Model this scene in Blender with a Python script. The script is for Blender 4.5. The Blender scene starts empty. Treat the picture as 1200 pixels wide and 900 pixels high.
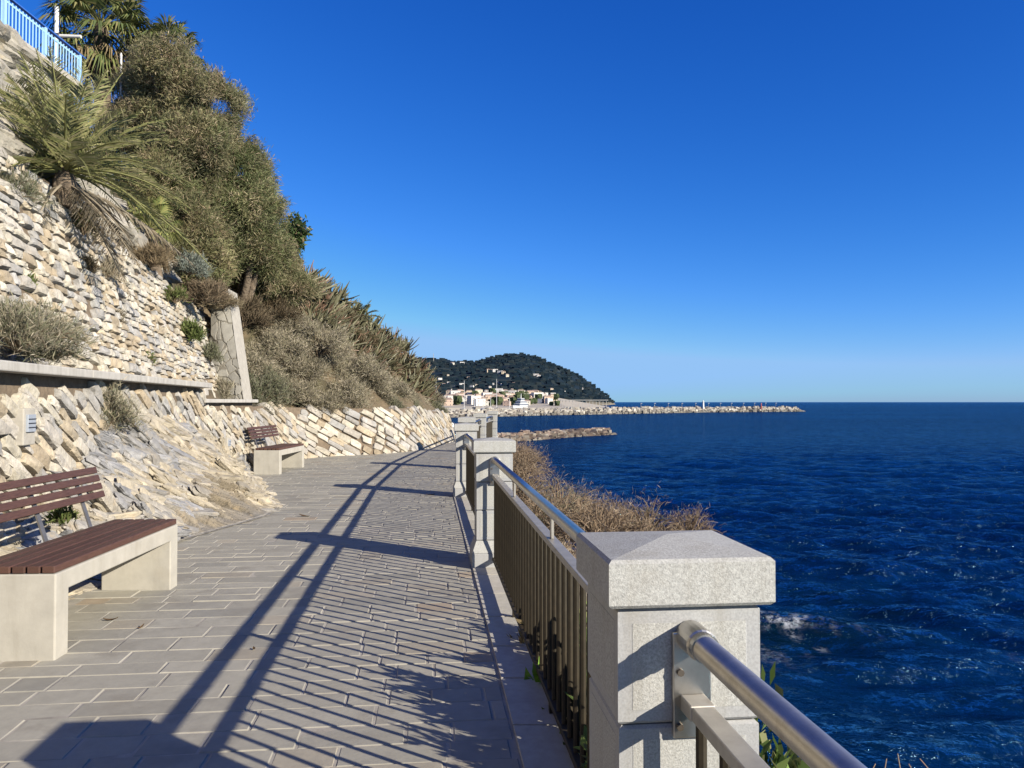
import bpy, math, random
import numpy as np
from mathutils import Vector, Matrix
random.seed(7)
RNG = np.random.default_rng(7)
S = bpy.context.scene
COL = S.collection
PI = math.pi
SEA = -5.5
EYE = 1.5

# ------------------------------------------------------------------ helpers
class MB:
    """collects vertices, faces (tri / quad / ngon) and one colour per vertex"""
    def __init__(self):
        self.v = []; self.f = []; self.c = []; self.n = 0; self.mi = []
    def add(self, v, faces, col=(1, 1, 1), mi=0):
        v = np.asarray(v, float).reshape(-1, 3)
        faces = np.asarray(faces, np.int64)
        self.v.append(v); self.f.append(faces + self.n)
        self.mi.append(np.full(len(faces), mi, np.int32))
        c = np.asarray(col, float)
        if c.ndim == 1: c = np.tile(c, (len(v), 1))
        self.c.append(c); self.n += len(v)
        return self
    def box(self, c, s, col=(1, 1, 1), yaw=0.0, mi=0):
        x, y, z = s[0] / 2, s[1] / 2, s[2] / 2
        p = np.array([[-x, -y, -z], [x, -y, -z], [x, y, -z], [-x, y, -z], [-x, -y, z], [x, -y, z], [x, y, z], [-x, y, z]])
        if yaw:
            ca, sa = math.cos(yaw), math.sin(yaw)
            p = p @ np.array([[ca, sa, 0], [-sa, ca, 0], [0, 0, 1]])
        self.add(p + np.array(c), [[0, 3, 2, 1], [4, 5, 6, 7], [0, 1, 5, 4], [1, 2, 6, 5], [2, 3, 7, 6], [3, 0, 4, 7]], col, mi)
        return self
    def tube(self, pts, radii, seg=10, col=(1, 1, 1), cap=True):
        pts = np.asarray(pts, float); n = len(pts)
        radii = np.broadcast_to(np.asarray(radii, float), (n,))
        t = np.gradient(pts, axis=0); t /= np.linalg.norm(t, axis=1)[:, None] + 1e-12
        up = np.array([0, 0, 1.0])
        if abs(t[0] @ up) > .95: up = np.array([1.0, 0, 0])
        a = np.cross(t, up); a /= np.linalg.norm(a, axis=1)[:, None] + 1e-12
        b = np.cross(a, t)
        ang = np.linspace(0, 2 * PI, seg, endpoint=False)
        v = (pts[:, None] + radii[:, None, None] * (np.cos(ang)[None, :, None] * a[:, None] + np.sin(ang)[None, :, None] * b[:, None])).reshape(-1, 3)
        i = np.arange(n - 1)[:, None] * seg; j = np.arange(seg)[None]; k = (j + 1) % seg
        q = np.stack([i + j, i + k, i + seg + k, i + seg + j], -1).reshape(-1, 4)
        self.add(v, q, col)
        if cap:
            off = self.n - len(v)
            for ring, flip in ((0, True), (n - 1, False)):
                idx = off + ring * seg + np.arange(seg)
                self.f.append((idx[::-1] if not flip else idx)[None, :]); self.mi.append(np.zeros(1, np.int32))
        return self
    def grid(self, P, col=(1, 1, 1)):
        n, m = P.shape[:2]
        i = np.arange(n - 1)[:, None] * m; j = np.arange(m - 1)[None]
        q = np.stack([i + j, i + j + 1, i + m + j + 1, i + m + j], -1).reshape(-1, 4)
        c = col.reshape(-1, 3) if isinstance(col, np.ndarray) and col.ndim == 3 else col
        self.add(P.reshape(-1, 3), q, c)
        return self
    def mesh(self, name, shift=None, smooth=False):
        v = np.concatenate(self.v); c = np.concatenate(self.c)
        if shift is not None: v = v - np.asarray(shift)
        me = bpy.data.meshes.new(name)
        sizes = np.concatenate([np.full(len(f), f.shape[1]) for f in self.f])
        idx = np.concatenate([f.ravel() for f in self.f])
        me.vertices.add(len(v)); me.vertices.foreach_set('co', v.astype(np.float32).ravel())
        me.loops.add(len(idx)); me.loops.foreach_set('vertex_index', idx.astype(np.int32))
        me.polygons.add(len(sizes))
        st = np.zeros(len(sizes), np.int32); st[1:] = np.cumsum(sizes)[:-1]
        me.polygons.foreach_set('loop_start', st)
        me.polygons.foreach_set('material_index', np.concatenate(self.mi).astype(np.int32))
        me.polygons.foreach_set('use_smooth', np.full(len(sizes), smooth))
        at = me.attributes.new('Col', 'FLOAT_COLOR', 'POINT')
        at.data.foreach_set('color', np.concatenate([c, np.ones((len(c), 1))], 1).astype(np.float32).ravel())
        me.update(calc_edges=True); me.validate()
        return me

def tag(o, label=None, cat=None, group=None, kind='thing'):
    if label: o['label'] = label
    if cat: o['category'] = cat
    if group: o['group'] = group
    if kind: o['kind'] = kind
    return o

def root(name, label, cat, loc=(0, 0, 0), group=None, rz=0.0):
    o = bpy.data.objects.new(name, None); COL.objects.link(o)
    o.location = loc; o.rotation_euler = (0, 0, rz); o.empty_display_size = .2
    return tag(o, label, cat, group)

def obj(name, mb, mats, parent=None, local=False, smooth=False, origin=None, bevel=0.0):
    """one mesh object; world coordinates unless local"""
    sh = None
    if parent is not None and not local:
        p = parent; sh = np.array(p.location)
        while p.parent: p = p.parent; sh = sh + np.array(p.location)
    elif origin is not None: sh = np.array(origin)
    me = mb.mesh(name, sh, smooth)
    for m in (mats if isinstance(mats, (list, tuple)) else [mats]): me.materials.append(m)
    o = bpy.data.objects.new(name, me); COL.objects.link(o)
    if parent is not None: o.parent = parent
    elif origin is not None: o.location = origin
    if bevel:
        b = o.modifiers.new('bevel', 'BEVEL'); b.width = bevel; b.segments = 2; b.limit_method = 'ANGLE'; b.angle_limit = math.radians(40)
    return o

def dup(r, loc, label=None, rz=None, scale=None, group=None, cat=None):
    c = r.copy(); COL.objects.link(c); c.location = loc
    if rz is not None: c.rotation_euler = (0, 0, rz)
    if scale is not None: c.scale = (scale,) * 3 if not hasattr(scale, '__len__') else scale
    if label: c['label'] = label
    if group: c['group'] = group
    if cat: c['category'] = cat
    for ch in r.children:
        d = ch.copy(); COL.objects.link(d); d.parent = c
        for g in ch.children:
            e = g.copy(); COL.objects.link(e); e.parent = d
    return c

PITCH = math.atan(21 / 906)
def at(px, py, d):
    xc, yc = (px - 600) / 906, -(py - 450) / 906
    yw = math.cos(PITCH) - math.sin(PITCH) * yc
    zw = math.sin(PITCH) + math.cos(PITCH) * yc
    return np.array([xc / yw * d, d, EYE + zw / yw * d])

# numpy value noise
def _hash(i, j, k, seed):
    h = (i * 374761393 + j * 668265263 + k * 2147483647 + seed * 1274126177) & 0xffffffff
    h = ((h ^ (h >> 13)) * 1274126177) & 0xffffffff
    h = ((h ^ (h >> 16)) * 2246822519) & 0xffffffff
    return ((h ^ (h >> 15)) & 0xffffff) / float(0xffffff)
def vnoise(p, scale=1.0, seed=0, octaves=1):
    p = np.asarray(p, float) * scale
    out = np.zeros(p.shape[:-1]); amp = 1.0; tot = 0
    for o in range(octaves):
        q = np.floor(p).astype(np.int64); f = p - q; f = f * f * (3 - 2 * f)
        r = 0
        for a in (0, 1):
            for b in (0, 1):
                for c in (0, 1):
                    w = (f[..., 0] if a else 1 - f[..., 0]) * (f[..., 1] if b else 1 - f[..., 1]) * (f[..., 2] if c else 1 - f[..., 2])
                    r = r + w * _hash(q[..., 0] + a, q[..., 1] + b, q[..., 2] + c, seed + o * 17)
        out += amp * r; tot += amp; amp *= .5; p = p * 2.03 + 11.7
    return out / tot

# ------------------------------------------------------------------ materials
def srgb(r, g, b):
    f = lambda u: u / 12.92 if u <= .04045 else ((u + .055) / 1.055) ** 2.4
    return (f(r / 255), f(g / 255), f(b / 255))

def mat(name, base=(1, 1, 1), rough=.8, metal=0.0, attr=False, n_scale=0, n_amt=0.0, n_detail=6, bump=0.0, b_scale=30, b_dist=.02,
        spec=.4, trans=0.0, stretch=None, streak=None, spots=None, n2=None, bump2=None):
    m = bpy.data.materials.new(name); m.use_nodes = True
    nt = m.node_tree; nd = nt.nodes; lk = nt.links
    b = nd['Principled BSDF']
    b.inputs['Roughness'].default_value = rough; b.inputs['Metallic'].default_value = metal
    b.inputs['Specular IOR Level'].default_value = spec
    tc = nd.new('ShaderNodeTexCoord'); co = tc.outputs['Object']
    if stretch:
        mp = nd.new('ShaderNodeMapping'); mp.inputs['Scale'].default_value = stretch; lk.new(co, mp.inputs[0]); co = mp.outputs[0]
    rgb = nd.new('ShaderNodeRGB'); rgb.outputs[0].default_value = (*base, 1); cur = rgb.outputs[0]
    def mix(kind, fac, a, c):
        x = nd.new('ShaderNodeMix'); x.data_type = 'RGBA'; x.blend_type = kind
        if isinstance(fac, float): x.inputs[0].default_value = fac
        else: lk.new(fac, x.inputs[0])
        for s, val in ((6, a), (7, c)):
            if isinstance(val, tuple): x.inputs[s].default_value = (*val[:3], 1)
            else: lk.new(val, x.inputs[s])
        return x.outputs[2]
    if attr:
        a = nd.new('ShaderNodeAttribute'); a.attribute_name = 'Col'; cur = mix('MULTIPLY', 1.0, cur, a.outputs['Color'])
    if n_amt:
        n = nd.new('ShaderNodeTexNoise'); n.inputs['Scale'].default_value = n_scale; n.inputs['Detail'].default_value = n_detail
        n.inputs['Roughness'].default_value = .65; lk.new(co, n.inputs['Vector'])
        mr = nd.new('ShaderNodeMapRange'); mr.inputs[1].default_value = .3; mr.inputs[2].default_value = .7
        mr.inputs[3].default_value = 1 - n_amt; mr.inputs[4].default_value = 1 + n_amt; lk.new(n.outputs[0], mr.inputs[0])
        vm = nd.new('ShaderNodeVectorMath'); vm.operation = 'SCALE'; lk.new(cur, vm.inputs[0]); lk.new(mr.outputs[0], vm.inputs['Scale']); cur = vm.outputs[0]
    for sp in ([n2] if n2 else []) + ([spots] if spots else []):
        # (scale, low, high, colour, amount)
        n = nd.new('ShaderNodeTexNoise'); n.inputs['Scale'].default_value = sp[0]; n.inputs['Detail'].default_value = 5
        n.inputs['Roughness'].default_value = .7; lk.new(co, n.inputs['Vector'])
        mr = nd.new('ShaderNodeMapRange'); mr.inputs[1].default_value = sp[1]; mr.inputs[2].default_value = sp[2]; mr.inputs[4].default_value = sp[4]
        lk.new(n.outputs[0], mr.inputs[0]); cur = mix('MIX', mr.outputs[0], cur, sp[3])
    if streak:   # rain streaks running down: (colour, amount, low, high)
        mp = nd.new('ShaderNodeMapping'); mp.inputs['Scale'].default_value = (11, 11, .9); lk.new(tc.outputs['Object'], mp.inputs[0])
        n = nd.new('ShaderNodeTexNoise'); n.inputs['Scale'].default_value = 1; n.inputs['Detail'].default_value = 6; n.inputs['Roughness'].default_value = .65; lk.new(mp.outputs[0], n.inputs['Vector'])
        mr = nd.new('ShaderNodeMapRange'); mr.inputs[1].default_value = streak[2]; mr.inputs[2].default_value = streak[3]; mr.inputs[4].default_value = streak[1]
        lk.new(n.outputs[0], mr.inputs[0]); cur = mix('MIX', mr.outputs[0], cur, streak[0])
    lk.new(cur, b.inputs['Base Color'])
    if bump:
        n = nd.new('ShaderNodeTexNoise'); n.inputs['Scale'].default_value = b_scale; n.inputs['Detail'].default_value = 6; lk.new(co, n.inputs['Vector'])
        bp = nd.new('ShaderNodeBump'); bp.inputs['Strength'].default_value = bump; bp.inputs['Distance'].default_value = b_dist
        lk.new(n.outputs[0], bp.inputs['Height']); lk.new(bp.outputs[0], b.inputs['Normal'])
        if bump2:
            n = nd.new('ShaderNodeTexNoise'); n.inputs['Scale'].default_value = bump2[1]; n.inputs['Detail'].default_value = 4; lk.new(co, n.inputs['Vector'])
            bq = nd.new('ShaderNodeBump'); bq.inputs['Strength'].default_value = bump2[0]; bq.inputs['Distance'].default_value = bump2[2]
            lk.new(n.outputs[0], bq.inputs['Height']); lk.new(bp.outputs[0], bq.inputs['Normal']); lk.new(bq.outputs[0], b.inputs['Normal'])
    if trans:
        t = nd.new('ShaderNodeBsdfTranslucent'); lk.new(cur, t.inputs[0])
        ms = nd.new('ShaderNodeMixShader'); ms.inputs[0].default_value = trans
        lk.new(b.outputs[0], ms.inputs[1]); lk.new(t.outputs[0], ms.inputs[2]); lk.new(ms.outputs[0], nd['Material Output'].inputs[0])
    return m

M = {}
M['granite'] = mat('granite_bush_hammered', (.315, .315, .297), .85, n_scale=190, n_amt=.30, n_detail=3, bump=.45, b_scale=330, b_dist=.003, streak=((.20, .185, .15), .42, .5, .72), n2=(17, .64, .74, (.16, .15, .11), .45), spots=(6, .55, .8, (.27, .25, .21), .5))
M['granite_smooth'] = mat('granite_smooth', (.285, .287, .285), .6, streak=((.19, .175, .145), .4, .5, .72), n_scale=220, n_amt=.16, n_detail=2, bump=.1, b_scale=200, b_dist=.002, spots=(5, .55, .8, (.27, .25, .21), .4))
M['steel'] = mat('brushed_steel', (.46, .44, .40), .33, metal=1.0, n_scale=14, n_amt=.16, bump=.06, b_scale=60, b_dist=.002, spots=(9, .58, .8, (.2, .15, .10), .6))
M['picket'] = mat('weathered_steel', (.030, .024, .015), .6, metal=.0, spec=.2, n_scale=20, n_amt=.25, spots=(30, .55, .75, (.05, .035, .02), .7))
M['bar'] = mat('dull_steel', (.36, .34, .30), .5, metal=.55, n_scale=14, n_amt=.14, spots=(9, .58, .8, (.2, .15, .10), .5))
M['bolt'] = mat('dark_bolt', (.12, .10, .08), .5, metal=.8)
M['concrete'] = mat('cast_concrete', (.325, .308, .265), .8, streak=((.20, .18, .14), .30, .52, .75), n_scale=5, n_amt=.13, bump=.15, b_scale=60, b_dist=.004, spots=(3, .55, .75, (.275, .25, .20), .5), n2=(45, .66, .74, (.21, .195, .165), .5))
M['wood'] = mat('stained_wood', (.066, .033, .024), .55, attr=True, n_scale=12, n_amt=.42, stretch=(22, 1, 22), n2=(3, .58, .75, (.13, .085, .06), .35), bump=.2, b_scale=18, b_dist=.003, spec=.35)
M['bench_steel'] = mat('galvanised_bench_steel', (.20, .19, .18), .5, metal=.7, n_scale=20, n_amt=.15)
M['slab'] = mat('paving_slab', (.262, .248, .206), .78, attr=True, n_scale=9, n_amt=.10, bump=.2, b_scale=40, b_dist=.006, spots=(2.2, .55, .75, (.205, .186, .148), .65), n2=(1.1, .53, .66, (.175, .163, .14), .5), bump2=(.2, 7, .012))
M['mortar'] = mat('pale_mortar', (.325, .30, .255), .95, n_scale=12, n_amt=.2, bump=.3, b_scale=60, b_dist=.006, spots=(3, .45, .62, (.17, .155, .13), .85))
M['border'] = mat('border_slab', (.37, .35, .31), .85, attr=True, n_scale=20, n_amt=.12, bump=.2, b_scale=90, b_dist=.004, spots=(2, .5, .75, (.27, .24, .19), .5))
M['stone'] = mat('wall_stone', (.60, .59, .56), .9, attr=True, n_scale=13, n_amt=.22, bump=.6, b_scale=18, b_dist=.03, spots=(5, .55, .72, (.30, .22, .13), .38), n2=(26, .62, .74, (.12, .11, .10), .6), bump2=(.4, 70, .01))
M['gap'] = mat('wall_bedding', (.13, .10, .07), 1, n_scale=6, n_amt=.3, bump=.5, b_scale=20, b_dist=.04)
M['coping'] = mat('coping_concrete', (.35, .335, .305), .85, streak=((.17, .16, .135), .5, .5, .7), n_scale=8, n_amt=.16, bump=.3, b_scale=50, b_dist=.006, spots=(4, .5, .7, (.22, .205, .18), .5))
M['rock'] = mat('bedrock', (.52, .52, .51), .9, attr=True, n_scale=11, n_amt=.22, bump=.7, b_scale=9, b_dist=.06, spots=(7, .56, .7, (.36, .275, .165), .5), n2=(20, .6, .72, (.14, .135, .135), .6), bump2=(.5, 45, .015))
M['earth'] = mat('hillside_earth', (.75, .75, .75), 1, attr=True, n_scale=4, n_amt=.3, bump=.8, b_scale=7, b_dist=.12, n2=(3, .52, .66, (.085, .085, .04), .6))
M['buttress'] = mat('flagstone_cladding', (.72, .72, .70), .9, attr=True, n_scale=6, n_amt=.15, bump=.4, b_scale=25, b_dist=.01)
M['leaf'] = mat('foliage', (.98, .97, .93), .7, attr=True, trans=.25, spec=.25)
M['dry'] = mat('dry_twigs', (.72, .72, .72), .9, attr=True, trans=.1, spec=.1)
M['succulent'] = mat('aloe_leaf', (1, 1, 1), .5, attr=True, spec=.4)
M['bark'] = mat('bark', (.13, .10, .07), .95, n_scale=9, n_amt=.4, bump=.8, b_scale=14, b_dist=.05)
M['blue'] = mat('light_blue_paint', (.27, .45, .66), .45, n_scale=7, n_amt=.06)
M['dblue'] = mat('deep_blue_paint', (.035, .11, .38), .45)
M['white'] = mat('white_paint', (.56, .55, .52), .5, n_scale=3, n_amt=.06)
M['lampgrey'] = mat('wall_light_grey', (.30, .33, .37), .5, metal=.2, n_scale=20, n_amt=.1)
M['black'] = mat('dark_slot', (.02, .022, .03), .7)
M['plaster'] = mat('mortar_patch', (.31, .29, .25), .95, n_scale=8, n_amt=.15, bump=.4, b_scale=30, b_dist=.01)
M['housew'] = mat('house_plaster', (.62, .62, .62), .8, attr=True, n_scale=.3, n_amt=.06)
M['roof'] = mat('roof_tiles', (1, 1, 1), .9, attr=True, n_scale=.6, n_amt=.2)
M['window'] = mat('far_window', (.05, .06, .075), .3)
M['hill'] = mat('far_wooded_hill', (1, 1, 1), 1, attr=True, n_scale=.012, n_amt=.35, spec=.0)
M['farwood'] = mat('far_tree_crowns', (1, 1, 1), 1, attr=True, spec=.0)
M['boulder'] = mat('breakwater_boulder', (.85, .85, .85), .95, attr=True, n_scale=.5, n_amt=.2, bump=.4, b_scale=1.5, b_dist=.2)
M['sand'] = mat('harbour_quay', (.36, .32, .25), .9, n_scale=.1, n_amt=.15)

# ------------------------------------------------------------------ camera, light, sky
cam = bpy.data.cameras.new('camera'); co = bpy.data.objects.new('camera', cam); COL.objects.link(co)
cam.sensor_width = 36; cam.lens = 36 * 906 / 1200; cam.clip_start = .05; cam.clip_end = 60000
co.location = (0, 0, EYE); co.rotation_euler = (PI / 2 + PITCH, 0, 0); S.camera = co

SUN = Vector((.826 * math.cos(math.radians(22.5)), -.563 * math.cos(math.radians(22.5)), math.sin(math.radians(22.5))))
sl = bpy.data.lights.new('sun', 'SUN'); sl.energy = 5.0; sl.angle = math.radians(.5); sl.color = (1, .91, .77)
so = bpy.data.objects.new('sun', sl); COL.objects.link(so); so.rotation_euler = (-SUN).to_track_quat('-Z', 'Y').to_euler()
so.location = (30, -20, 30)
w = bpy.data.worlds.new('World'); S.world = w; w.use_nodes = True
nt = w.node_tree; bg = nt.nodes['Background']
sky = nt.nodes.new('ShaderNodeTexSky'); sky.sky_type = 'NISHITA'; sky.sun_disc = False
sky.sun_elevation = math.radians(22.5); sky.sun_rotation = math.atan2(.826, -.563)
sky.air_density = .75; sky.dust_density = .3; sky.ozone_density = 1.0; sky.altitude = 0
# colour response of the sky, channel by channel (a phone camera's deep blue)
sc_ = nt.nodes.new('ShaderNodeSeparateColor'); cc_ = nt.nodes.new('ShaderNodeCombineColor'); nt.links.new(sky.outputs[0], sc_.inputs[0])
for ch, (g_, a_) in enumerate(((2.07, 1.616), (1.26, 1.177), (.84, 1.586))):
    prev = sc_.outputs[ch]
    for op, val in (('MULTIPLY', .1), ('POWER', g_), ('MULTIPLY', a_), ('MINIMUM', (.30, .55, .92)[ch]), ('MULTIPLY', 10.0)):
        mth = nt.nodes.new('ShaderNodeMath'); mth.operation = op; nt.links.new(prev, mth.inputs[0]); mth.inputs[1].default_value = val; prev = mth.outputs[0]
    nt.links.new(prev, cc_.inputs[ch])
nt.links.new(cc_.outputs[0], bg.inputs[0])
bg.inputs[1].default_value = .05
S.view_settings.view_transform = 'Standard'; S.view_settings.look = 'None'; S.view_settings.gamma = 1; S.view_settings.exposure = 1.0
S.view_settings.use_curve_mapping = False
try: S.cycles.max_bounces = 6; S.cycles.use_denoising = True
except Exception: pass

# ------------------------------------------------------------------ layout curves
YAW = math.atan2(.56, 5.27)
PIL = [(.385, 1.93), (-.175, 7.2), (-.735, 12.4), (-1.02, 17.5), (-.94, 23.0), (-.72, 28.6)]
RAILX_Y = [-12, -3.34] + [p[1] for p in PIL] + [31, 33, 35, 36.5, 38, 60]
RAILX_X = [1.9, .945] + [p[0] for p in PIL] + [-.9, -1.6, -3.2, -6, -12, -70]
def rail_x(y): return np.interp(y, RAILX_Y, RAILX_X)

FOOT_Y = [-12, 0, 3, 5, 6.3, 7.6, 8.4, 9.2, 10.2, 11.0, 12.0, 13.0, 14.3, 15.5, 16.6]
FOOT_X = [-3.2, -3.35, -3.4, -3.4, -3.42, -3.55, -3.6, -3.45, -3.25, -3.35, -3.75, -4.35, -5.1, -5.5, -5.7]
WALL_Y = [-12, 2, 6.4, 13.8, 17.0]
WALL_X = [-3.0, -3.6, -4.24, -5.52, -5.62]
ROCKZ_Y = [-12, 5.5, 6.6, 7.2, 7.9, 8.5, 9.6, 11, 13, 14.5, 15.6, 16.4, 17]
ROCKZ_Z = [.3, .3, .4, .55, .82, 1.06, 1.28, 1.25, 1.04, .6, .22, .02, -.05]
def foot_x(y): return np.interp(y, FOOT_Y, FOOT_X)
def wall_x(y): return np.interp(y, WALL_Y, WALL_X)
def rock_z(y): return np.interp(y, ROCKZ_Y, ROCKZ_Z)

def catmull(pts, n=60):
    p = np.array(pts, float); p = np.vstack([2 * p[0] - p[1], p, 2 * p[-1] - p[-2]])
    out = []
    for i in range(1, len(p) - 2):
        t = np.linspace(0, 1, n, endpoint=False)[:, None]
        a, b, c, d = p[i - 1], p[i], p[i + 1], p[i + 2]
        out.append(.5 * (2 * b + (c - a) * t + (2 * a - 5 * b + 4 * c - d) * t ** 2 + (3 * b - a - 3 * c + d) * t ** 3))
    out.append(p[-2][None]); return np.vstack(out)
class Path2:
    def __init__(self, pts):
        self.p = np.asarray(pts, float); d = np.linalg.norm(np.diff(self.p, axis=0), axis=1)
        self.s = np.concatenate([[0], np.cumsum(d)]); self.len = self.s[-1]
    def at(self, u):
        u = np.asarray(u, float)
        x = np.interp(u, self.s, self.p[:, 0]); y = np.interp(u, self.s, self.p[:, 1])
        e = .15
        tx = np.interp(u + e, self.s, self.p[:, 0]) - np.interp(u - e, self.s, self.p[:, 0])
        ty = np.interp(u + e, self.s, self.p[:, 1]) - np.interp(u - e, self.s, self.p[:, 1])
        l = np.hypot(tx, ty) + 1e-9
        return x, y, tx / l, ty / l

# ------------------------------------------------------------------ ground and paving
def build_promenade():
    mb = MB()
    ys = np.concatenate([np.arange(-12, 30, 1.0), np.arange(30, 38, .25)])
    P = np.stack([np.stack([np.full_like(ys, -14.0), ys, np.full_like(ys, -.0015)], -1), np.stack([rail_x(ys) + .12, ys, np.full_like(ys, -.0015)], -1)], 1)
    mb.grid(P[:, ::-1])
    # slabs in courses across the walk
    ca, sa = math.cos(YAW), math.sin(YAW)
    v = -13.0
    # local frame: e1 = right, e2 = forward
    e1 = np.array([ca, sa]); e2 = np.array([-sa, ca])
    while v < 40:
        h = random.choice([.185, .215, .235, .265])
        u = -9 + random.random() * .5 + v * math.tan(YAW) * 0
        c_mid = v + h / 2
        # right limit in this frame at this course
        tone = random.gauss(1, .025)
        while u < 6:
            L = random.choice([.21, .27, .33, .41, .47, .56])
            a, b = u + .0045, u + L - .0045
            cx, cy = ((a + b) / 2) * e1 + c_mid * e2
            rx = rail_x(cy) - .215
            lx = -6.4
            right_pt = a * e1[0] + c_mid * e2[0]
            if cx > lx and right_pt < rx - .03 and -12 < cy < 39:
                b2 = min(b, (rx - c_mid * e2[0]) / e1[0])
                t = tone * random.gauss(1, .045)
                col = np.array([t, t, t])
                r = random.random()
                if r < .022: col = col * [1.08, .94, .83]
                elif r < .10: col = col * [1.03, .985, .94]
                elif r < .25: col = col * [.86, .87, .89]
                y0, y1 = v + .002, v + h - .002
                z = random.gauss(0, .0011); bv = .006
                tl = random.gauss(0, .0012); tw = random.gauss(0, .0012)
                j = lambda: random.gauss(0, .0009)
                o = [(a + j(), y0 + j()), (b2 + j(), y0 + j()), (b2 + j(), y1 + j()), (a + j(), y1 + j())]
                i_ = [(a + bv, y0 + bv), (b2 - bv, y0 + bv), (b2 - bv, y1 - bv), (a + bv, y1 - bv)]
                vv = []
                for (uu, ww) in o: p = uu * e1 + ww * e2; vv.append((p[0], p[1], -.003))
                for q, (uu, ww) in enumerate(i_):
                    p = uu * e1 + ww * e2; vv.append((p[0], p[1], .002 + z + (tl if q in (1, 2) else -tl) + (tw if q > 1 else -tw)))
                mb.add(vv, [[4, 5, 6, 7], [0, 1, 5, 4], [1, 2, 6, 5], [2, 3, 7, 6], [3, 0, 4, 7]], col, 1)
            u += L
        v += h
    o = obj('promenade', mb, [M['mortar'], M['slab']]); tag(o, kind='structure')
    # border slabs along the railing
    mb = MB(); y = -11.5
    while y < 33.5:
        L = random.choice([.55, .6, .65, .95]); y1 = y + L
        t = random.gauss(1, .05); c = np.array([t, t * random.gauss(1, .01), t * random.gauss(.98, .015)])
        vv = []
        for zz, ins in ((-.06, 0), (.012, .004)):
            for (yy, dx) in ((y + .005 + ins, -.205 + ins), (y + .005 + ins, .115 - ins), (y1 - .005 - ins, .115 - ins), (y1 - .005 - ins, -.205 + ins)):
                vv.append((rail_x(yy) + dx, yy, zz + (random.gauss(0, .001) if zz > 0 else 0)))
        mb.add(vv, [[4, 5, 6, 7], [0, 1, 5, 4], [1, 2, 6, 5], [2, 3, 7, 6], [3, 0, 4, 7]], c)
        y = y1
    tag(obj('kerb_strip', mb, M['border']), kind='structure')
build_promenade()

def build_shore():
    ys = np.concatenate([np.arange(-12, 31, .22), np.arange(31, 41, .06)])
    s = np.linspace(0, 1, 46)
    P = np.zeros((len(ys), len(s), 3))
    wid = 3.4 + .5 * vnoise(np.stack([ys, 0 * ys, 0 * ys], -1), .3, 5)
    x0 = rail_x(ys) + .11
    prof_s = [0, .02, .12, .3, .6, .85, 1.0]; prof_z = [-.02, -.16, -.4, -1.5, -3.7, -5.2, -6.2]
    P[..., 0] = x0[:, None] + wid[:, None] * 1.25 * s[None] ** 1.15
    P[..., 1] = ys[:, None]
    P[..., 2] = np.interp(s, prof_s, prof_z)[None]
    n = vnoise(P, 1.3, 3, 4) - .5
    fade = np.clip(s * 8, 0, 1)[None]
    P[..., 2] += n * .55 * fade; P[..., 0] += (vnoise(P, 1.7, 9, 3) - .5) * .4 * fade
    c = np.where((vnoise(P, .9, 21, 3) > .5)[..., None], np.array([.15, .115, .075]), np.array([.20, .17, .125]))
    wet = P[..., 2] < SEA + .8
    c = np.where(wet[..., None], np.array([.055, .05, .04]), c)
    mb = MB(); mb.grid(P, c); tag(obj('shore_slope', mb, M['earth'], smooth=True), kind='structure')
build_shore()

# ------------------------------------------------------------------ hillside
UF_Y = [-12, 6, 17.6, 19]; UF_X = [-3.9, -4.85, -6.4, -6.55]      # upper wall foot
UT_Z_Y = [-12, 6, 10.9, 13, 17.6]; UT_Z = [4.4, 4.5, 4.55, 4.25, 3.75]
def up_foot(y): return np.interp(y, UF_Y, UF_X)
def up_topz(y): return np.interp(y, UT_Z_Y, UT_Z)
def up_topx(y): return up_foot(y) - .95
W3 = Path2(catmull([(-6.05, 16.4), (-6.1, 18.6), (-5.95, 20.6), (-5.2, 21.8), (-4.1, 22.6), (-3.35, 24.2), (-2.9, 27), (-2.6, 30.5), (-3.15, 33), (-4.6, 35), (-8.5, 36.4), (-14, 37.5)]))
W3TOP_U = [0, 2.5, 4.5, 7, 9, 14, 18, 22, 34]; W3TOP_Z = [1.35, 1.4, 1.35, 1.3, 1.3, 1.1, .95, .8, .7]
HB_Y = [-12, 17.6, 19, 22, 25, 28, 31, 34, 37, 45, 60]; HB_Z = [9.35, 9.2, 8.6, 7.0, 5.5, 4.25, 3.0, 2.0, 1.5, 1.2, 1.0]
def w3_edge_x(y):
    # x of the recess wall top at given y (monotone part)
    order = np.argsort(W3.p[:, 1]); return np.interp(y, W3.p[order, 1], W3.p[order, 0])
def hill_z(x, y):
    """ground height of the bank above the walls"""
    x = np.asarray(x, float); y = np.asarray(y, float)
    H = np.interp(y, HB_Y, HB_Z)
    uf_ = up_foot(y) - .3; za = np.where(x > uf_, 1.75, np.where(x > up_topx(y) - .3, 1.75 + (uf_ - x) / .95 * (up_topz(y) - 1.85), up_topz(y) + (up_topx(y) - x) * (1.22 + .03 * np.clip(y - 6, 0, 12))))
    ex = w3_edge_x(y) - .35
    zb = 1.1 + (ex - x) * 1.06 + np.clip(-8.6 - x, 0, 3) * 1.1 * np.clip((22 - y) / 3, 0, 1)
    t = np.clip((y - 18.0) / .8, 0, 1)
    z = za * (1 - t) + zb * t
    # soft ceiling at H
    k = .5
    return np.minimum(z, H + .04 * np.maximum(0, z - H))
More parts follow.
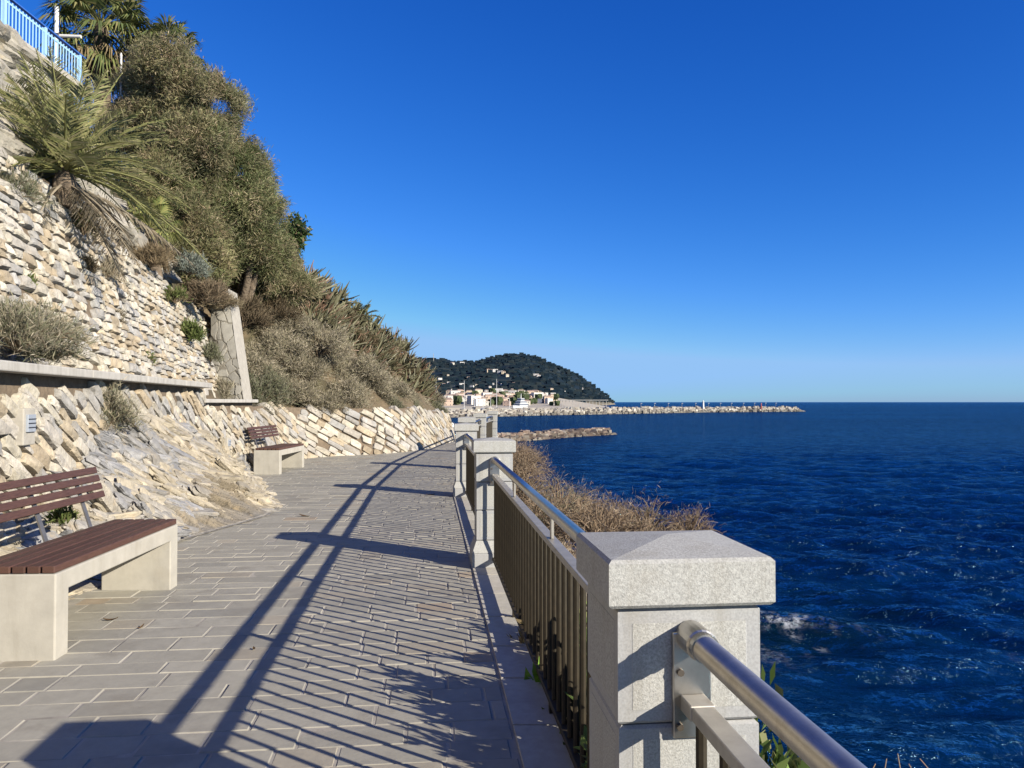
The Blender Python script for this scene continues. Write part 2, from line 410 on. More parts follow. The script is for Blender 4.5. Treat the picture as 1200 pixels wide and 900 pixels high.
def build_hill():
    ys = np.concatenate([np.arange(-12, 6, .5), np.arange(6, 40, .16), np.arange(40, 62, .5)])
    s = np.concatenate([np.linspace(0, 1, 90), np.linspace(1.02, 3.0, 24)])
    P = np.zeros((len(ys), len(s), 3))
    t = np.clip((ys - 17.6) / .5, 0, 1)
    x0 = (wall_x(ys) - .12) * (1 - t) + (w3_edge_x(ys) - .30) * t
    P[..., 0] = x0[:, None] - 10.5 * s[None]
    P[..., 1] = ys[:, None]
    z = hill_z(P[..., 0], P[..., 1])
    z = np.where((ys[:, None] < 17.9) & (P[..., 0] > up_foot(ys)[:, None]), np.interp(ys, [13.4, 13.9], [1.70, 1.42])[:, None], z)
    P[..., 2] = z
    nrm = (vnoise(P, .8, 33, 4) - .5)
    amp = np.where((P[..., 0] < up_topx(ys)[:, None] - .1) | (ys[:, None] > 17.4), .55, .05)
    P[..., 2] += nrm * amp
    P[..., 0] += (vnoise(P, 1.1, 41, 3) - .5) * amp * .6
    # pale rendered rock above the upper wall, brown earth elsewhere
    rocky = (ys[:, None] < 14 + 0 * P[..., 0]) & (P[..., 0] < up_topx(ys)[:, None] + .05) & (P[..., 2] < 9.0)
    nn = vnoise(P, .7, 77, 4)
    c = np.where(rocky[..., None], np.where((nn > .5)[..., None], [.43, .39, .31], [.36, .32, .24]), np.where((nn > .48)[..., None], [.15, .115, .07], [.10, .085, .05]))
    mb = MB(); mb.grid(P, c); tag(obj('hillside', mb, M['earth'], smooth=True), kind='structure')
build_hill()

# ------------------------------------------------------------------ bedrock
def build_bedrock():
    ys = np.concatenate([np.arange(-6, 5, .06), np.arange(5, 17.1, .02)]); s = np.linspace(0, 1, 110)
    fx = foot_x(ys); wx = wall_x(ys) + .02; rz = rock_z(ys) + .05
    P = np.zeros((len(ys), len(s), 3))
    # s: 0..0.1 a nearly flat mortar apron, then the slope
    a = np.clip((s - .07) / .93, 0, 1)
    prof = a ** 1.12
    P[..., 0] = fx[:, None] + .06 * (1 - s / .07).clip(0, 1)[None] + (wx - fx)[:, None] * a[None]
    P[..., 1] = ys[:, None]
    P[..., 2] = .012 + (rz - .012)[:, None] * prof[None]
    C28, S28 = math.cos(.52), math.sin(.52)
    # strata coordinates in the plane of the face
    q1 = P[..., 1] * C28 - P[..., 2] * S28 * 1.3 ; q2 = P[..., 1] * S28 + P[..., 2] * C28 * 1.3 + P[..., 0] * .35
    Q = np.stack([q1 * .7, q2 * 6.5, P[..., 0] * 1.2], -1)
    st = vnoise(Q, 1.0, 11, 3)
    lay = q2 * 7 + 2.6 * vnoise(P, 1.1, 14, 3); fr = lay - np.floor(lay); li = np.floor(lay)
    off = _hash(li.astype(np.int64), 0 * li.astype(np.int64), 0 * li.astype(np.int64), 5)
    lay2 = q2 * 22 + 3 * vnoise(P, 2.3, 24, 2); fr2 = lay2 - np.floor(lay2); off2 = _hash(np.floor(lay2).astype(np.int64), 0 * li.astype(np.int64), np.floor(q1 * 1.3 + off * 7).astype(np.int64), 8)
    big = vnoise(P, .9, 12, 3) - .5
    bl_ = q1 * (1.6 + off) + off * 9 + .5 * vnoise(P, 3, 25, 2); bi = np.floor(bl_).astype(np.int64); bf = bl_ - np.floor(bl_)
    blk = _hash(bi, li.astype(np.int64), 0 * bi, 15)
    crack = np.maximum(np.clip(1 - np.minimum(fr, 1 - fr) / .07, 0, 1), .8 * np.clip(1 - np.minimum(bf, 1 - bf) / .035, 0, 1)) * np.clip((vnoise(P, 1.7, 26, 2) - .3) * 4, 0, 1)
    m = np.clip(a * 5, 0, 1)[None] * np.clip(rz / .35, .25, 1)[:, None]
    disp = m * (.24 * big + .11 * (off - .5) + .10 * (blk - .5) + .035 * (off2 - .5) + .03 * fr2 - .06 * crack + .05 * (vnoise(P, 7, 16, 3) - .5))
    P[..., 0] += disp * .75; P[..., 2] += disp * .6
    P[..., 2] = np.maximum(P[..., 2], .010)
    ap = (s < .075)[None] & np.ones(len(ys), bool)[:, None]
    mixn = vnoise(np.stack([q1 * .55, q2 * 2.6, P[..., 0]], -1), 1.0, 18, 3)
    t = np.clip((mixn - .40) / .2, 0, 1)[..., None]
    t = np.clip(t + .5 * (blk[..., None] - .5), 0, 1)
    crack = np.maximum(crack, .55)  # whole base darkened: shade of the gaps between plates put into the colour
    c = (1 - t) * np.array([.33, .33, .335]) + t * np.array([.52, .435, .31])
    c = c * (.72 + .3 * vnoise(P, 6, 19, 2) + .26 * off2)[..., None]
    c = c * (1 - .62 * crack)[..., None] * (1 - .3 * np.clip((.35 - st) / .3, 0, 1))[..., None]
    c = np.where(ap[..., None], np.array([.47, .44, .385]) * (.85 + .3 * vnoise(P, 3, 22, 2))[..., None], c)
    mb = MB(); mb.grid(P, c)
    # flaggy plates of the outcrop standing a little proud of it
    rs = np.random.default_rng(19); n = 3000
    iy = rs.integers(np.searchsorted(ys, 5.2), len(ys) - 12, n); isx = (rs.uniform(.10, .99, n) * (len(s) - 1)).astype(int)
    keep = (rz[iy] > .12) & (vnoise(P[iy, isx], 1.1, 83, 2) > .36); iy, isx = iy[keep], isx[keep]; n = len(iy)
    C = P[iy, isx]
    up = P[iy, np.minimum(isx + 6, len(s) - 1)] - P[iy, np.maximum(isx - 6, 0)]; al = np.tile([0., 1, 0], (n, 1))
    up = up - al * up[:, 1:2]; up /= np.linalg.norm(up, axis=1)[:, None]; N = np.cross(al, up); N *= np.sign(N[:, 2:3]); 
    an = rs.normal(-.58, .07, n); A = al * np.cos(an)[:, None] + up * np.sin(an)[:, None]; B = -al * np.sin(an)[:, None] + up * np.cos(an)[:, None]
    tl = rs.normal(0, .07, (n, 2)); N2 = N + A * tl[:, :1] + B * (tl[:, 1:] + .05); N2 /= np.linalg.norm(N2, axis=1)[:, None]
    half = np.stack([rs.uniform(.07, .30, n), rs.uniform(.025, .085, n), rs.uniform(.03, .06, n)], 1)
    C = C + N * (-half[:, 2] + rs.uniform(-.004, .022, n))[:, None]
    tt = np.clip((mixn[iy, isx] - .42) / .16 + rs.normal(0, .25, n), 0, 1)[:, None]
    cc = ((1 - tt) * np.array([.40, .40, .41]) + tt * np.array([.57, .50, .38])) * rs.uniform(.75, 1.12, (n, 1))
    stones(mb, C, A, B, N2, half, cc, rough=.2)
    tag(obj('bedrock_slope', mb, M['rock']), kind='structure')

# ------------------------------------------------------------------ stone walls
def stone_template(n=4):
    vs = {}; V = []; F = []
    g = np.linspace(-1, 1, n + 1)
    def vid(p):
        k = tuple(np.round(p, 5))
        if k not in vs: vs[k] = len(V); V.append(p)
        return vs[k]
    for ax in range(3):
        for sg in (-1, 1):
            for i in range(n):
                for j in range(n):
                    q = []
                    for (a, b) in ((i, j), (i + 1, j), (i + 1, j + 1), (i, j + 1)):
                        p = [0, 0, 0]; p[ax] = sg; p[(ax + 1) % 3] = g[a]; p[(ax + 2) % 3] = g[b]; q.append(vid(np.array(p, float)))
                    F.append(q if sg > 0 else q[::-1])
    V = np.array(V); r = (np.abs(V) ** 9).sum(1) ** (1 / 9)
    return V / r[:, None], np.array(F)
TV, TF = stone_template(4)
PALE = np.array([[.60, .53, .42], [.58, .54, .46], [.53, .50, .46], [.47, .46, .45], [.63, .59, .50], [.58, .50, .38], [.50, .42, .31], [.66, .62, .55], [.44, .44, .44]])
def stones(mb, C, A, B, N, half, cols, rough=.10):
    """C centres (S,3), A/B/N unit axes (S,3), half sizes (S,3)"""
    Sn = len(C)
    ph = RNG.uniform(0, 6.28, (Sn, 1, 9)); fr = RNG.normal(0, 2.2, (Sn, 3, 9))
    T = np.broadcast_to(TV, (Sn,) + TV.shape)
    d = np.sin(np.einsum('svk,skm->svm', T, fr) + ph)
    T = np.sign(T) * np.abs(T) ** 1.0 * (1 + rough * d[..., 0:1] * .5 + rough * .35 * d[..., 1:2]) + rough * .55 * d[..., 2:5] + rough * .22 * np.sin(2.7 * d[..., 5:8] * 2)
    sh = RNG.normal(0, .14, (Sn, 1, 2))
    T = np.stack([T[..., 0] + sh[..., 0] * T[..., 1], T[..., 1] + sh[..., 1] * T[..., 0] * .6, T[..., 2]], -1)
    W = T * half[:, None]
    P = C[:, None] + W[..., 0:1] * A[:, None] + W[..., 1:2] * B[:, None] + W[..., 2:3] * N[:, None]
    F = (TF[None] + (np.arange(Sn) * len(TV))[:, None, None]).reshape(-1, 4)
    c = cols[:, None] * (1 + .12 * d[..., 8:9])
    mb.add(P.reshape(-1, 3), F, c.reshape(-1, 3))

build_bedrock()

def course_cells(u0, u1, v0, v1, ang, hs, ls, jit=.25):
    """cells of irregular courses turned by ang in the (u,v) plane -> list of (u,v,hu,hv,ang)"""
    out = []
    cu, cv = (u0 + u1) / 2, (v0 + v1) / 2
    R = math.hypot(u1 - u0, v1 - v0) / 2 + .5
    ca, sa = math.cos(ang), math.sin(ang)
    b = -R
    while b < R:
        h = random.uniform(*hs); a = -R + random.random() * .3
        while a < R:
            l = random.uniform(*ls) * (1.25 if random.random() < .15 else 1)
            x, y = a + l / 2, b + h / 2 + random.gauss(0, h * .08)
            u, v = cu + x * ca - y * sa, cv + x * sa + y * ca
            if u0 <= u <= u1 and v0 - .1 <= v <= v1 + .1: out.append((u, v, l / 2, h / 2, ang + random.gauss(0, .028)))
            a += l
        b += h
    return out

def build_wall(wname, label, path, z0f, z1f, batter, ang, hs, ls, du, depth=.13, tint=1.0, u0=0, u1=None, coping=None, gapmat='gap', drop=0.02, pal=PALE, proud=.06):
    """path: Path2 of the top edge; batter: outward shift per metre down"""
    u1 = path.len if u1 is None else u1
    r = root(wname, label, 'stone wall', (*[float(q) for q in path.at((u0 + u1) / 2)[:2]], 0))
    us = np.linspace(u0, u1, max(8, int((u1 - u0) / .25)))
    zb, zt = z0f(us), z1f(us)
    def surf(u, z, off=0.0):
        x, y, tx, ty = path.at(u); nx, ny = ty, -tx           # right-hand side = towards the walk
        top = z1f(u); o = (top - z) * batter + off
        return np.stack([x + nx * o, y + ny * o, z], -1), np.stack([tx, ty, 0 * tx], -1), np.stack([nx, ny, np.full_like(nx, batter)], -1)
    vs = np.linspace(0, 1, 10)
    P = np.zeros((len(us), len(vs), 3))
    for k, vv in enumerate(vs): P[:, k] = surf(us, zb + (zt - zb) * vv)[0]
    mb = MB(); mb.grid(P)
    # solid backing: closed at top and behind
    B = P.copy(); x, y, tx, ty = path.at(us); B[..., 0] -= (ty * .35)[:, None]; B[..., 1] += (tx * .35)[:, None]
    top = np.stack([P[:, -1], B[:, -1]], 1); mb.grid(top); mb.grid(B[:, ::-1])
    for e in (0, -1): mb.grid(np.stack([P[e], B[e]], 1))
    obj('mortar_core', mb, M[gapmat], r)
    cells = course_cells(u0, u1, float(zb.min()), float(zt.max()), ang, hs, ls)
    cells = np.array([c for c in cells if z0f(c[0]) - .06 < c[1] < z1f(c[0]) - c[3] * (.55 if not coping else 1.0) - (.05 if coping else 0) and random.random() > drop])
    u, v, hu, hv, an = cells.T
    Cc, T, Nn = surf(u, v)
    Nn /= np.linalg.norm(Nn, axis=1)[:, None]; Vv = np.cross(Nn, T); Vv /= np.linalg.norm(Vv, axis=1)[:, None]
    Vv *= np.sign(Vv[:, 2:3])
    A = T * np.cos(an)[:, None] + Vv * np.sin(an)[:, None]; Bv = -T * np.sin(an)[:, None] + Vv * np.cos(an)[:, None]
    n = len(u); dep = depth * RNG.uniform(.75, 1.15, n)
    Cc = Cc + Nn * (proud - dep + RNG.normal(0, .012, n))[:, None]
    half = np.stack([hu * RNG.uniform(.93, 1.02, n), hv * RNG.uniform(.84, .97, n), dep], 1)
    tone = vnoise(Cc, .45, 8, 2)
    ci = pal[np.clip((RNG.random(n) * .75 + tone * .5 - .12) * len(pal), 0, len(pal) - 1).astype(int)]
    cols = ci * RNG.uniform(.82, 1.14, (n, 1)) * tint
    mb = MB(); stones(mb, Cc, A, Bv, Nn, half, cols)
    obj('stone_facing', mb, M['stone'], r, smooth=False)
    if coping:
        w_, h_, over = coping
        mb = MB(); L = u0
        while L < u1 - .05:
            l2 = min(L + random.choice([1.9, 2.0, 2.1]), u1)
            a, b = L + .004, l2 - .004
            vv = []
            for z_ in (0, h_):
                for (uu, o) in ((a, over), (b, over), (b, over - w_), (a, over - w_)):
                    x, y, tx, ty = path.at(uu); vv.append((float(x + ty * o), float(y - tx * o), float(z1f(uu)) + .004 + z_))
            mb.add(vv, [[0, 3, 2, 1], [4, 5, 6, 7], [0, 1, 5, 4], [1, 2, 6, 5], [2, 3, 7, 6], [3, 0, 4, 7]])
            L = l2
        obj('coping', mb, M['coping'], r, bevel=.012)
    return r, surf

ANG = math.radians(-29)
WA = Path2([(-2.95, -6), (-3.55, 2), (-4.24, 6.4), (-5.46, 13.55)])
def y_of(path, u): return path.at(u)[1]
build_wall('retaining_wall', 'long low retaining wall of slanting pale stones with a concrete coping', WA,
           lambda u: np.maximum(rock_z(y_of(WA, u)) - .25, -.1), lambda u: 1.74 + 0 * u, .06, ANG, (.09, .17), (.2, .52), 0, coping=(.5, .085, .20), proud=.06, drop=.03)
WB = Path2([(-5.60, 13.62), (-5.68, 16.9)])
build_wall('retaining_wall', 'short low stone wall stepped down behind the far bench', WB,
           lambda u: np.maximum(rock_z(y_of(WB, u)) - .25, -.1), lambda u: 1.48 + 0 * u, .05, ANG, (.11, .17), (.2, .45), 0, coping=(.45, .07, .14), tint=1.02, proud=.06)
build_wall('retaining_wall', 'leaning diagonal stone wall in the recess beyond the far bench, curving to the path', W3,
           lambda u: -.1 + 0 * u, lambda u: np.interp(u, W3TOP_U, W3TOP_Z), .32, ANG, (.15, .22), (.25, .55), 0, tint=.92, proud=.07)
UW = Path2([(up_topx(y), y) for y in (3.0, 6.0, 10.9, 13, 15, 18.4)])
build_wall('rubble_wall', 'tall rough rubble retaining wall above the coping, overgrown with weeds', UW,
           lambda u: 1.4 + 0 * u, lambda u: up_topz(y_of(UW, u)), .36, math.radians(-4), (.07, .17), (.10, .32), 0, depth=.15, drop=.06, proud=.07)

# buttress
def build_buttress():
    r = root('stone_buttress', 'smooth flagstone clad buttress at the far end of the rubble wall', 'buttress', (-6.3, 17.4, 1.6))
    f0, f1 = at(246, 470, 17.2), at(285, 470, 17.0); t0, t1 = at(248, 338, 18.2), at(267, 338, 18.2)
    n, m = 36, 12
    P = np.zeros((n, m, 3))
    for i in range(n):
        k = i / (n - 1)
        a, b = f0 * (1 - k) + t0 * k, f1 * (1 - k) + t1 * k
        for j in range(m):
            q = j / (m - 1); P[i, j] = a * (1 - q) + b * q
            P[i, j, 1] -= .04 * math.sin(q * PI)
    pts = RNG.uniform(0, 1, (44, 2)); P2 = np.stack(np.meshgrid(np.linspace(0, 1, n), np.linspace(0, 1, m), indexing='ij'), -1)
    # finer grid for crazy paving joints
    n, m = 150, 50
    ii = np.linspace(0, P.shape[0] - 1, n); jj = np.linspace(0, P.shape[1] - 1, m)
    def samp(A):
        i0 = np.floor(ii).astype(int).clip(0, A.shape[0] - 2); j0 = np.floor(jj).astype(int).clip(0, A.shape[1] - 2)
        fi = (ii - i0)[:, None, None]; fj = (jj - j0)[None, :, None]
        g = lambda a, b: A[np.ix_(i0 + a, j0 + b)]
        return g(0, 0) * (1 - fi) * (1 - fj) + g(1, 0) * fi * (1 - fj) + g(0, 1) * (1 - fi) * fj + g(1, 1) * fi * fj
    G = samp(P)
    uv = np.stack(np.meshgrid(np.linspace(0, 3.2, n), np.linspace(0, 1, m), indexing='ij'), -1)
    uv = uv + (vnoise(np.concatenate([uv, uv[..., :1] * 0], -1), 5, 3)[..., None] - .5) * .12
    pts[:, 0] *= 3.2
    d = np.linalg.norm(uv[:, :, None] - pts[None, None], axis=-1); o = np.argsort(d, -1)
    ds = np.take_along_axis(d, o[..., :2], -1); joint = (ds[..., 1] - ds[..., 0]) < .026
    tone = RNG.uniform(.85, 1.12, len(pts))[o[..., 0]]
    c = np.where(joint[..., None], np.array([.23, .21, .175]), np.array([.33, .315, .28]) * tone[..., None])
    G[..., 1] += np.where(joint, .015, 0) + .05 * (vnoise(G, 2.2, 6, 3) - .5) - .02 * (tone - 1) * 4; G[..., 0] += .12 * (vnoise(G, 1.6, 7, 3) - .5)
    mb = MB(); mb.grid(G, c); obj('flagstone_face', mb, M['buttress'], r)
    back = P.copy(); back[..., 1] += .9; back[..., 0] -= .1
    mb = MB(); mb.grid(back)
    mb.grid(np.stack([P[:, -1], back[:, -1]], 1)); mb.grid(np.stack([P[:, 0], back[:, 0]], 1)); mb.grid(np.stack([P[-1], back[-1]], 1))
    obj('rubble_core', mb, M['plaster'], r)
build_buttress()

def build_outcrop():
    rs = np.random.default_rng(8); n = 150
    y = rs.uniform(8.5, 17, n); x = up_topx(y) - rs.uniform(.1, 4.2, n); z = hill_z(x, y)
    C = np.stack([x, y, z - .08], 1); N = unit_(np.stack([rs.normal(.75, .15, n), rs.normal(-.1, .15, n), rs.normal(.65, .1, n)], 1))
    A = unit_(np.cross(np.tile([0, 0, 1.], (n, 1)), N)); B = np.cross(N, A)
    half = np.stack([rs.uniform(.2, .55, n), rs.uniform(.14, .36, n), rs.uniform(.10, .22, n)], 1)
    mb = MB(); stones(mb, C, A, B, N, half, np.array([[.50, .46, .38], [.56, .52, .44], [.44, .41, .35]])[rs.integers(0, 3, n)] * rs.uniform(.8, 1.1, (n, 1)), rough=.2)
    tag(obj('rock_outcrop', mb, M['rock']), kind='structure')
unit_ = lambda v: v / np.linalg.norm(v, axis=1)[:, None]
build_outcrop()

# recessed wall lights
def wall_light(px, py, d, sz, label):
    p = at(px, py, d); yaw = math.atan2(-(wall_x(d + .5) - wall_x(d - .5)), 1.0)
    r = root('wall_light', label, 'wall light', tuple(p), 'lights set into the low wall', rz=yaw)
    mb = MB(); mb.box((.06, 0, -.03), (.12, sz * 1.5, sz * 2.1)); obj('mortar_patch', mb, M['plaster'], r, local=True, bevel=.01)
    mb = MB(); mb.box((.125, 0, 0), (.03, sz, sz)); o = obj('housing', mb, M['lampgrey'], r, local=True, bevel=.004)
    mb = MB()
    for k in range(3): mb.box((.142, 0, sz * (.24 - .24 * k)), (.008, sz * .92, sz * .05))
    obj('louvre', mb, M['black'], r, local=True)
wall_light(17, 496, 6.62, .15, 'square grey wall light nearest the left edge, above the near bench')
wall_light(186, 494, 11.3, .13, 'square grey wall light farther along the wall, above the bedrock')
wall_light(261, 519, 15.0, .12, 'small grey wall light on the short wall by the far bench')

# ------------------------------------------------------------------ pillars and railing
def bev_box(mb, x, y, z0, z1, b=.008, panel=None):
    """block with chamfered edges; panel = inset margin on the four sides (material slot 1 = smooth margin)"""
    zs = [z0, z0 + b, z1 - b, z1]; ins = [b, 0, 0, b]
    v = []
    for z, i in zip(zs, ins): v += [(-x + i, -y + i, z), (x - i, -y + i, z), (x - i, y - i, z), (-x + i, y - i, z)]
    f = [[3, 2, 1, 0], [12, 13, 14, 15]]
    for k in (0, 1, 2):
        if k == 1 and panel: continue
        for j in range(4): f.append([k * 4 + j, k * 4 + (j + 1) % 4, k * 4 + 4 + (j + 1) % 4, k * 4 + 4 + j])
    mb.add(v, f, mi=1)
    if panel:
        m = panel
        for nx, ny, hw, hd in ((0, -1, x, y), (1, 0, y, x), (0, 1, x, y), (-1, 0, y, x)):
            tx, ty = -ny, nx
            def pt(a, z, o): return (tx * a + nx * (hd + o), ty * a + ny * (hd + o), z)
            ou = [(-hw, zs[1]), (hw, zs[1]), (hw, zs[2]), (-hw, zs[2])]
            inn = [(-hw + m, zs[1] + m * .8), (hw - m, zs[1] + m * .8), (hw - m, zs[2] - m * .8), (-hw + m, zs[2] - m * .8)]
            vv = [pt(a, z, 0) for a, z in ou] + [pt(a, z, 0) for a, z in inn] + [pt(a * .985, z, .0008) for a, z in inn]
            mb.add(vv, [[0, 1, 5, 4], [1, 2, 6, 5], [2, 3, 7, 6], [3, 0, 4, 7]] + [[4, 5, 9, 8], [5, 6, 10, 9], [6, 7, 11, 10], [7, 4, 8, 11]], mi=1)
            mb.add(vv[8:], [[0, 1, 2, 3]], mi=0)
def make_pillar(loc, label):
    r = root('granite_pillar', label, 'pillar', loc, 'granite pillars of the seaside railing', rz=YAW)
    mats = [M['granite'], M['granite_smooth']]
    mb = MB(); bev_box(mb, .205, .205, -.3, .14, .01)
    mb.add([(-.203, -.203, .14), (.203, -.203, .14), (.203, .203, .14), (-.203, .203, .14), (-.165, -.165, .245), (.165, -.165, .245), (.165, .165, .245), (-.165, .165, .245)],
           [[0, 1, 5, 4], [1, 2, 6, 5], [2, 3, 7, 6], [3, 0, 4, 7], [4, 5, 6, 7]])
    obj('plinth', mb, mats, r, local=True)
    for (a, b) in ((.247, .516), (.520, .772)):
        mb = MB(); bev_box(mb, .163, .163, a, b, .007, .03); obj('shaft_block', mb, mats, r, local=True)
    mb = MB(); bev_box(mb, .166, .166, .776, 1.034, .007, .032); obj('shaft_block', mb, mats, r, local=True)
    # pyramidal cap
    x = .192; b = .008; z0, z1 = 1.040, 1.148; ap = 1.172
    v = []
    for z, i in ((z0, b), (z0 + b, 0), (z1 - b, 0), (z1, b)): v += [(-x + i, -x + i, z), (x - i, -x + i, z), (x - i, x - i, z), (-x + i, x - i, z)]
    v.append((0, 0, ap)); f4 = [[3, 2, 1, 0]]
    for k in range(3):
        for j in range(4): f4.append([k * 4 + j, k * 4 + (j + 1) % 4, k * 4 + 4 + (j + 1) % 4, k * 4 + 4 + j])
    mb = MB(); mb.add(v, f4); mb.f.append(np.array([[12, 13, 16], [13, 14, 16], [14, 15, 16], [15, 12, 16]])); mb.mi.append(np.zeros(4, np.int32))
    obj('cap', mb, mats, r, local=True)
    mb = MB(); mb.box((0, 0, 1.036), (.30, .30, .012)); obj('joint_bed', mb, M['mortar'], r, local=True)
    return r
PLAB = ['big granite pillar in the right foreground, its pyramid cap nearest the camera',
        'second granite pillar, where the shaded picket panel ends',
        'third granite pillar along the railing, just left of and behind the second',
        'fourth granite pillar, its cap rising right behind the third',
        'fifth granite pillar, far off, pale and slim beside the farthest',
        'farthest granite pillar, slim and white against the sea']
p0 = make_pillar((PIL[0][0], PIL[0][1], 0), PLAB[0])
for k in range(1, 6): dup(p0, (PIL[k][0], PIL[k][1], 0), PLAB[k], rz=[0, YAW, YAW * .9, .03, -.03, -.05][k])

def cyl(a, b, r, seg=14):
    mb = MB(); mb.tube([a, b], r, seg); return mb
def railing(a, b, label, name='railing_panel'):
    a = np.array(a); b = np.array(b); d = b - a; L0 = np.linalg.norm(d); yaw = math.atan2(-d[0], d[1])
    off = .170; L = L0 - 2 * off
    st = a + d / L0 * off
    r = root(name, label, 'railing', (st[0], st[1], 0), 'steel railing panels between the pillars', rz=yaw)
    ZT, ZB = .972, .828
    mb = MB(); mb.tube([(0, .02, ZT), (0, L - .02, ZT)], .0275, 20); obj('handrail', mb, M['steel'], r, local=True, smooth=True)
    for e, s in ((0, 1), (L, -1)):
        mb = MB(); mb.tube([(0, e + s * .0, ZT), (0, e + s * .075, ZT), (0, e + s * .078, ZT), (0, e + s * .1, ZT)], [.035, .035, .0315, .0315], 20); obj('end_collar', mb, M['steel'], r, local=True)
        mb = MB(); mb.box((0, e + s * .006, .865), (.088, .012, .235)); o = obj('end_plate', mb, M['steel'], r, local=True, bevel=.003)
        for x_, z_ in ((-.028, .895), (.03, .925), (-.03, .775)):
            mb = MB(); mb.tube([(x_, e + s * .012, z_), (x_, e + s * .02, z_)], .008, 8); obj('bolt', mb, M['bolt'], o, local=True)
        mb = MB(); mb.box((0, e + s * .046, ZB), (.056, .068, .034)); obj('bar_bracket', mb, M['bar'], r, local=True, bevel=.003)
    mb = MB(); mb.box((0, L / 2, ZB), (.05, L - .16, .03)); obj('middle_bar', mb, M['bar'], r, local=True, bevel=.003)
    mb = MB(); mb.box((0, L / 2, .085), (.045, L - .04, .03)); obj('bottom_bar', mb, M['picket'], r, local=True, bevel=.003)
    for k in (1, 2):
        mb = MB(); mb.box((0, L * k / 3, (ZT + ZB) / 2), (.012, .05, ZT - ZB - .035)); obj('stanchion', mb, M['bar'], r, local=True)
        mb = MB(); mb.box((0, L * k / 3, -.03), (.03, .03, .2)); obj('foot', mb, M['picket'], r, local=True)
    n = int(L / .135); me = None
    for k in range(n):
        y = (k + .5) * L / n
        if me is None:
            mb = MB(); mb.tube([(0, 0, .1005), (0, 0, .8125)], .0128, 8); o = obj('picket', mb, M['picket'], r, local=True); me = o.data
        else: o = bpy.data.objects.new('picket', me); COL.objects.link(o); o.parent = r
        o.location = (0, y, 0)
    return r
RL = ['nearest steel railing, its handrail running out of the picture at bottom right', 'steel railing panel between the first and second pillars, pickets in shade',
      'steel railing panel between the second and third pillars', 'steel railing panel between the third and fourth pillars',
      'steel railing panel between the fourth and fifth pillars', 'far steel railing panel between the fifth and sixth pillars']
pts = [(.945, -3.34)] + PIL
for k in range(6): railing(pts[k], pts[k + 1], RL[k])
# small white post at the far bend of the path
def far_post():
    p = at(528, 512, 34.2); p[2] = 0
    r = root('white_bollard', 'small white topped post beside the far pillars at the path bend', 'bollard', (p[0], p[1], 0))
    mb = MB(); mb.tube([(0, 0, -.05), (0, 0, .36)], .09, 12); obj('post', mb, M['bench_steel'], r, local=True)
    mb = MB(); mb.tube([(0, 0, .36), (0, 0, .38), (0, 0, .55), (0, 0, .60)], [.09, .15, .15, .06], 14); obj('head', mb, M['white'], r, local=True)
far_post()

# ------------------------------------------------------------------ benches
def make_bench(loc, rz, label):
    """origin: outer front corner of the near leg; length along +y, depth towards -x"""
    r = root('park_bench', label, 'bench', loc, rz=rz)
    L, D, H = 1.84, .54, .50
    prof = [(0, -.02), (0, H), (L, H), (L, -.02), (L - .15, -.02), (L - .15, H - .115), (.15, H - .115), (.15, -.02)]
    v = [(.0, y, z) for y, z in prof] + [(-D, y, z) for y, z in prof]
    mb = MB(); mb.add(v, [[k, (k + 1) % 8, 8 + (k + 1) % 8, 8 + k] for k in range(8)])
    mb.f.append(np.array([[7, 6, 5, 4, 3, 2, 1, 0]])); mb.mi.append(np.zeros(1, np.int32)); mb.f.append(np.array([[8, 9, 10, 11, 12, 13, 14, 15]])); mb.mi.append(np.zeros(1, np.int32))
    obj('concrete_frame', mb, M['concrete'], r, local=True, bevel=.009)
    n = 6; w_ = (D - .03) / n
    for k in range(n):
        mb = MB(); mb.box((-.018 - w_ * (k + .5) + .014, L / 2 + .0, H + .024), (w_ - .013, L - .01, .042), col=np.array([1, 1, 1]) * (1 + .16 * math.sin(k * 2.3 + 1))); obj('seat_slat', mb, M['wood'], r, local=True, bevel=.005)
    lean = .10
    for k in range(4):
        z = .752 + .064 * k; x = -D - .045 - lean * (z - .7) / .3
        mb = MB(); c = np.array((x, L / 2, z)); mb.box((0, 0, 0), (.032, L - .01, .052))
        a = .3; v = mb.v[0]; mb.v[0] = np.stack([v[:, 0] * math.cos(a) - v[:, 2] * math.sin(a), v[:, 1], v[:, 0] * math.sin(a) + v[:, 2] * math.cos(a)], 1) + c
        obj('back_slat', mb, M['wood'], r, local=True, bevel=.005)
    for y in (.30, .92, 1.54):
        mb = MB()
        x0, x1 = -D + .03, -D - .066 - lean * (.97 - .7) / .3
        z0, z1 = H + .0, .965
        xa = lambda z: -D - .072 - lean * (z - .7) / .3
        v = []
        for z in (z0, z1):
            for dx, dy in ((-.006, -.022), (.006, -.022), (.006, .022), (-.006, .022)): v.append((xa(z) + dx, y + dy, z))
        mb.add(v, [[0, 3, 2, 1], [4, 5, 6, 7], [0, 1, 5, 4], [1, 2, 6, 5], [2, 3, 7, 6], [3, 0, 4, 7]])
        mb.box((xa(z0) + .04, y, H - .02), (.10, .044, .012)); obj('back_support', mb, M['bench_steel'], r, local=True)
    return r
b0 = make_bench((-2.65, 4.515, 0), math.radians(2.6), 'near brown slatted bench on concrete legs, cut by the left picture edge')
dup(b0, (-4.80, 16.0, 0), 'far brown slatted bench on concrete legs against the stone wall', rz=math.radians(-.5))

exec_veg = True
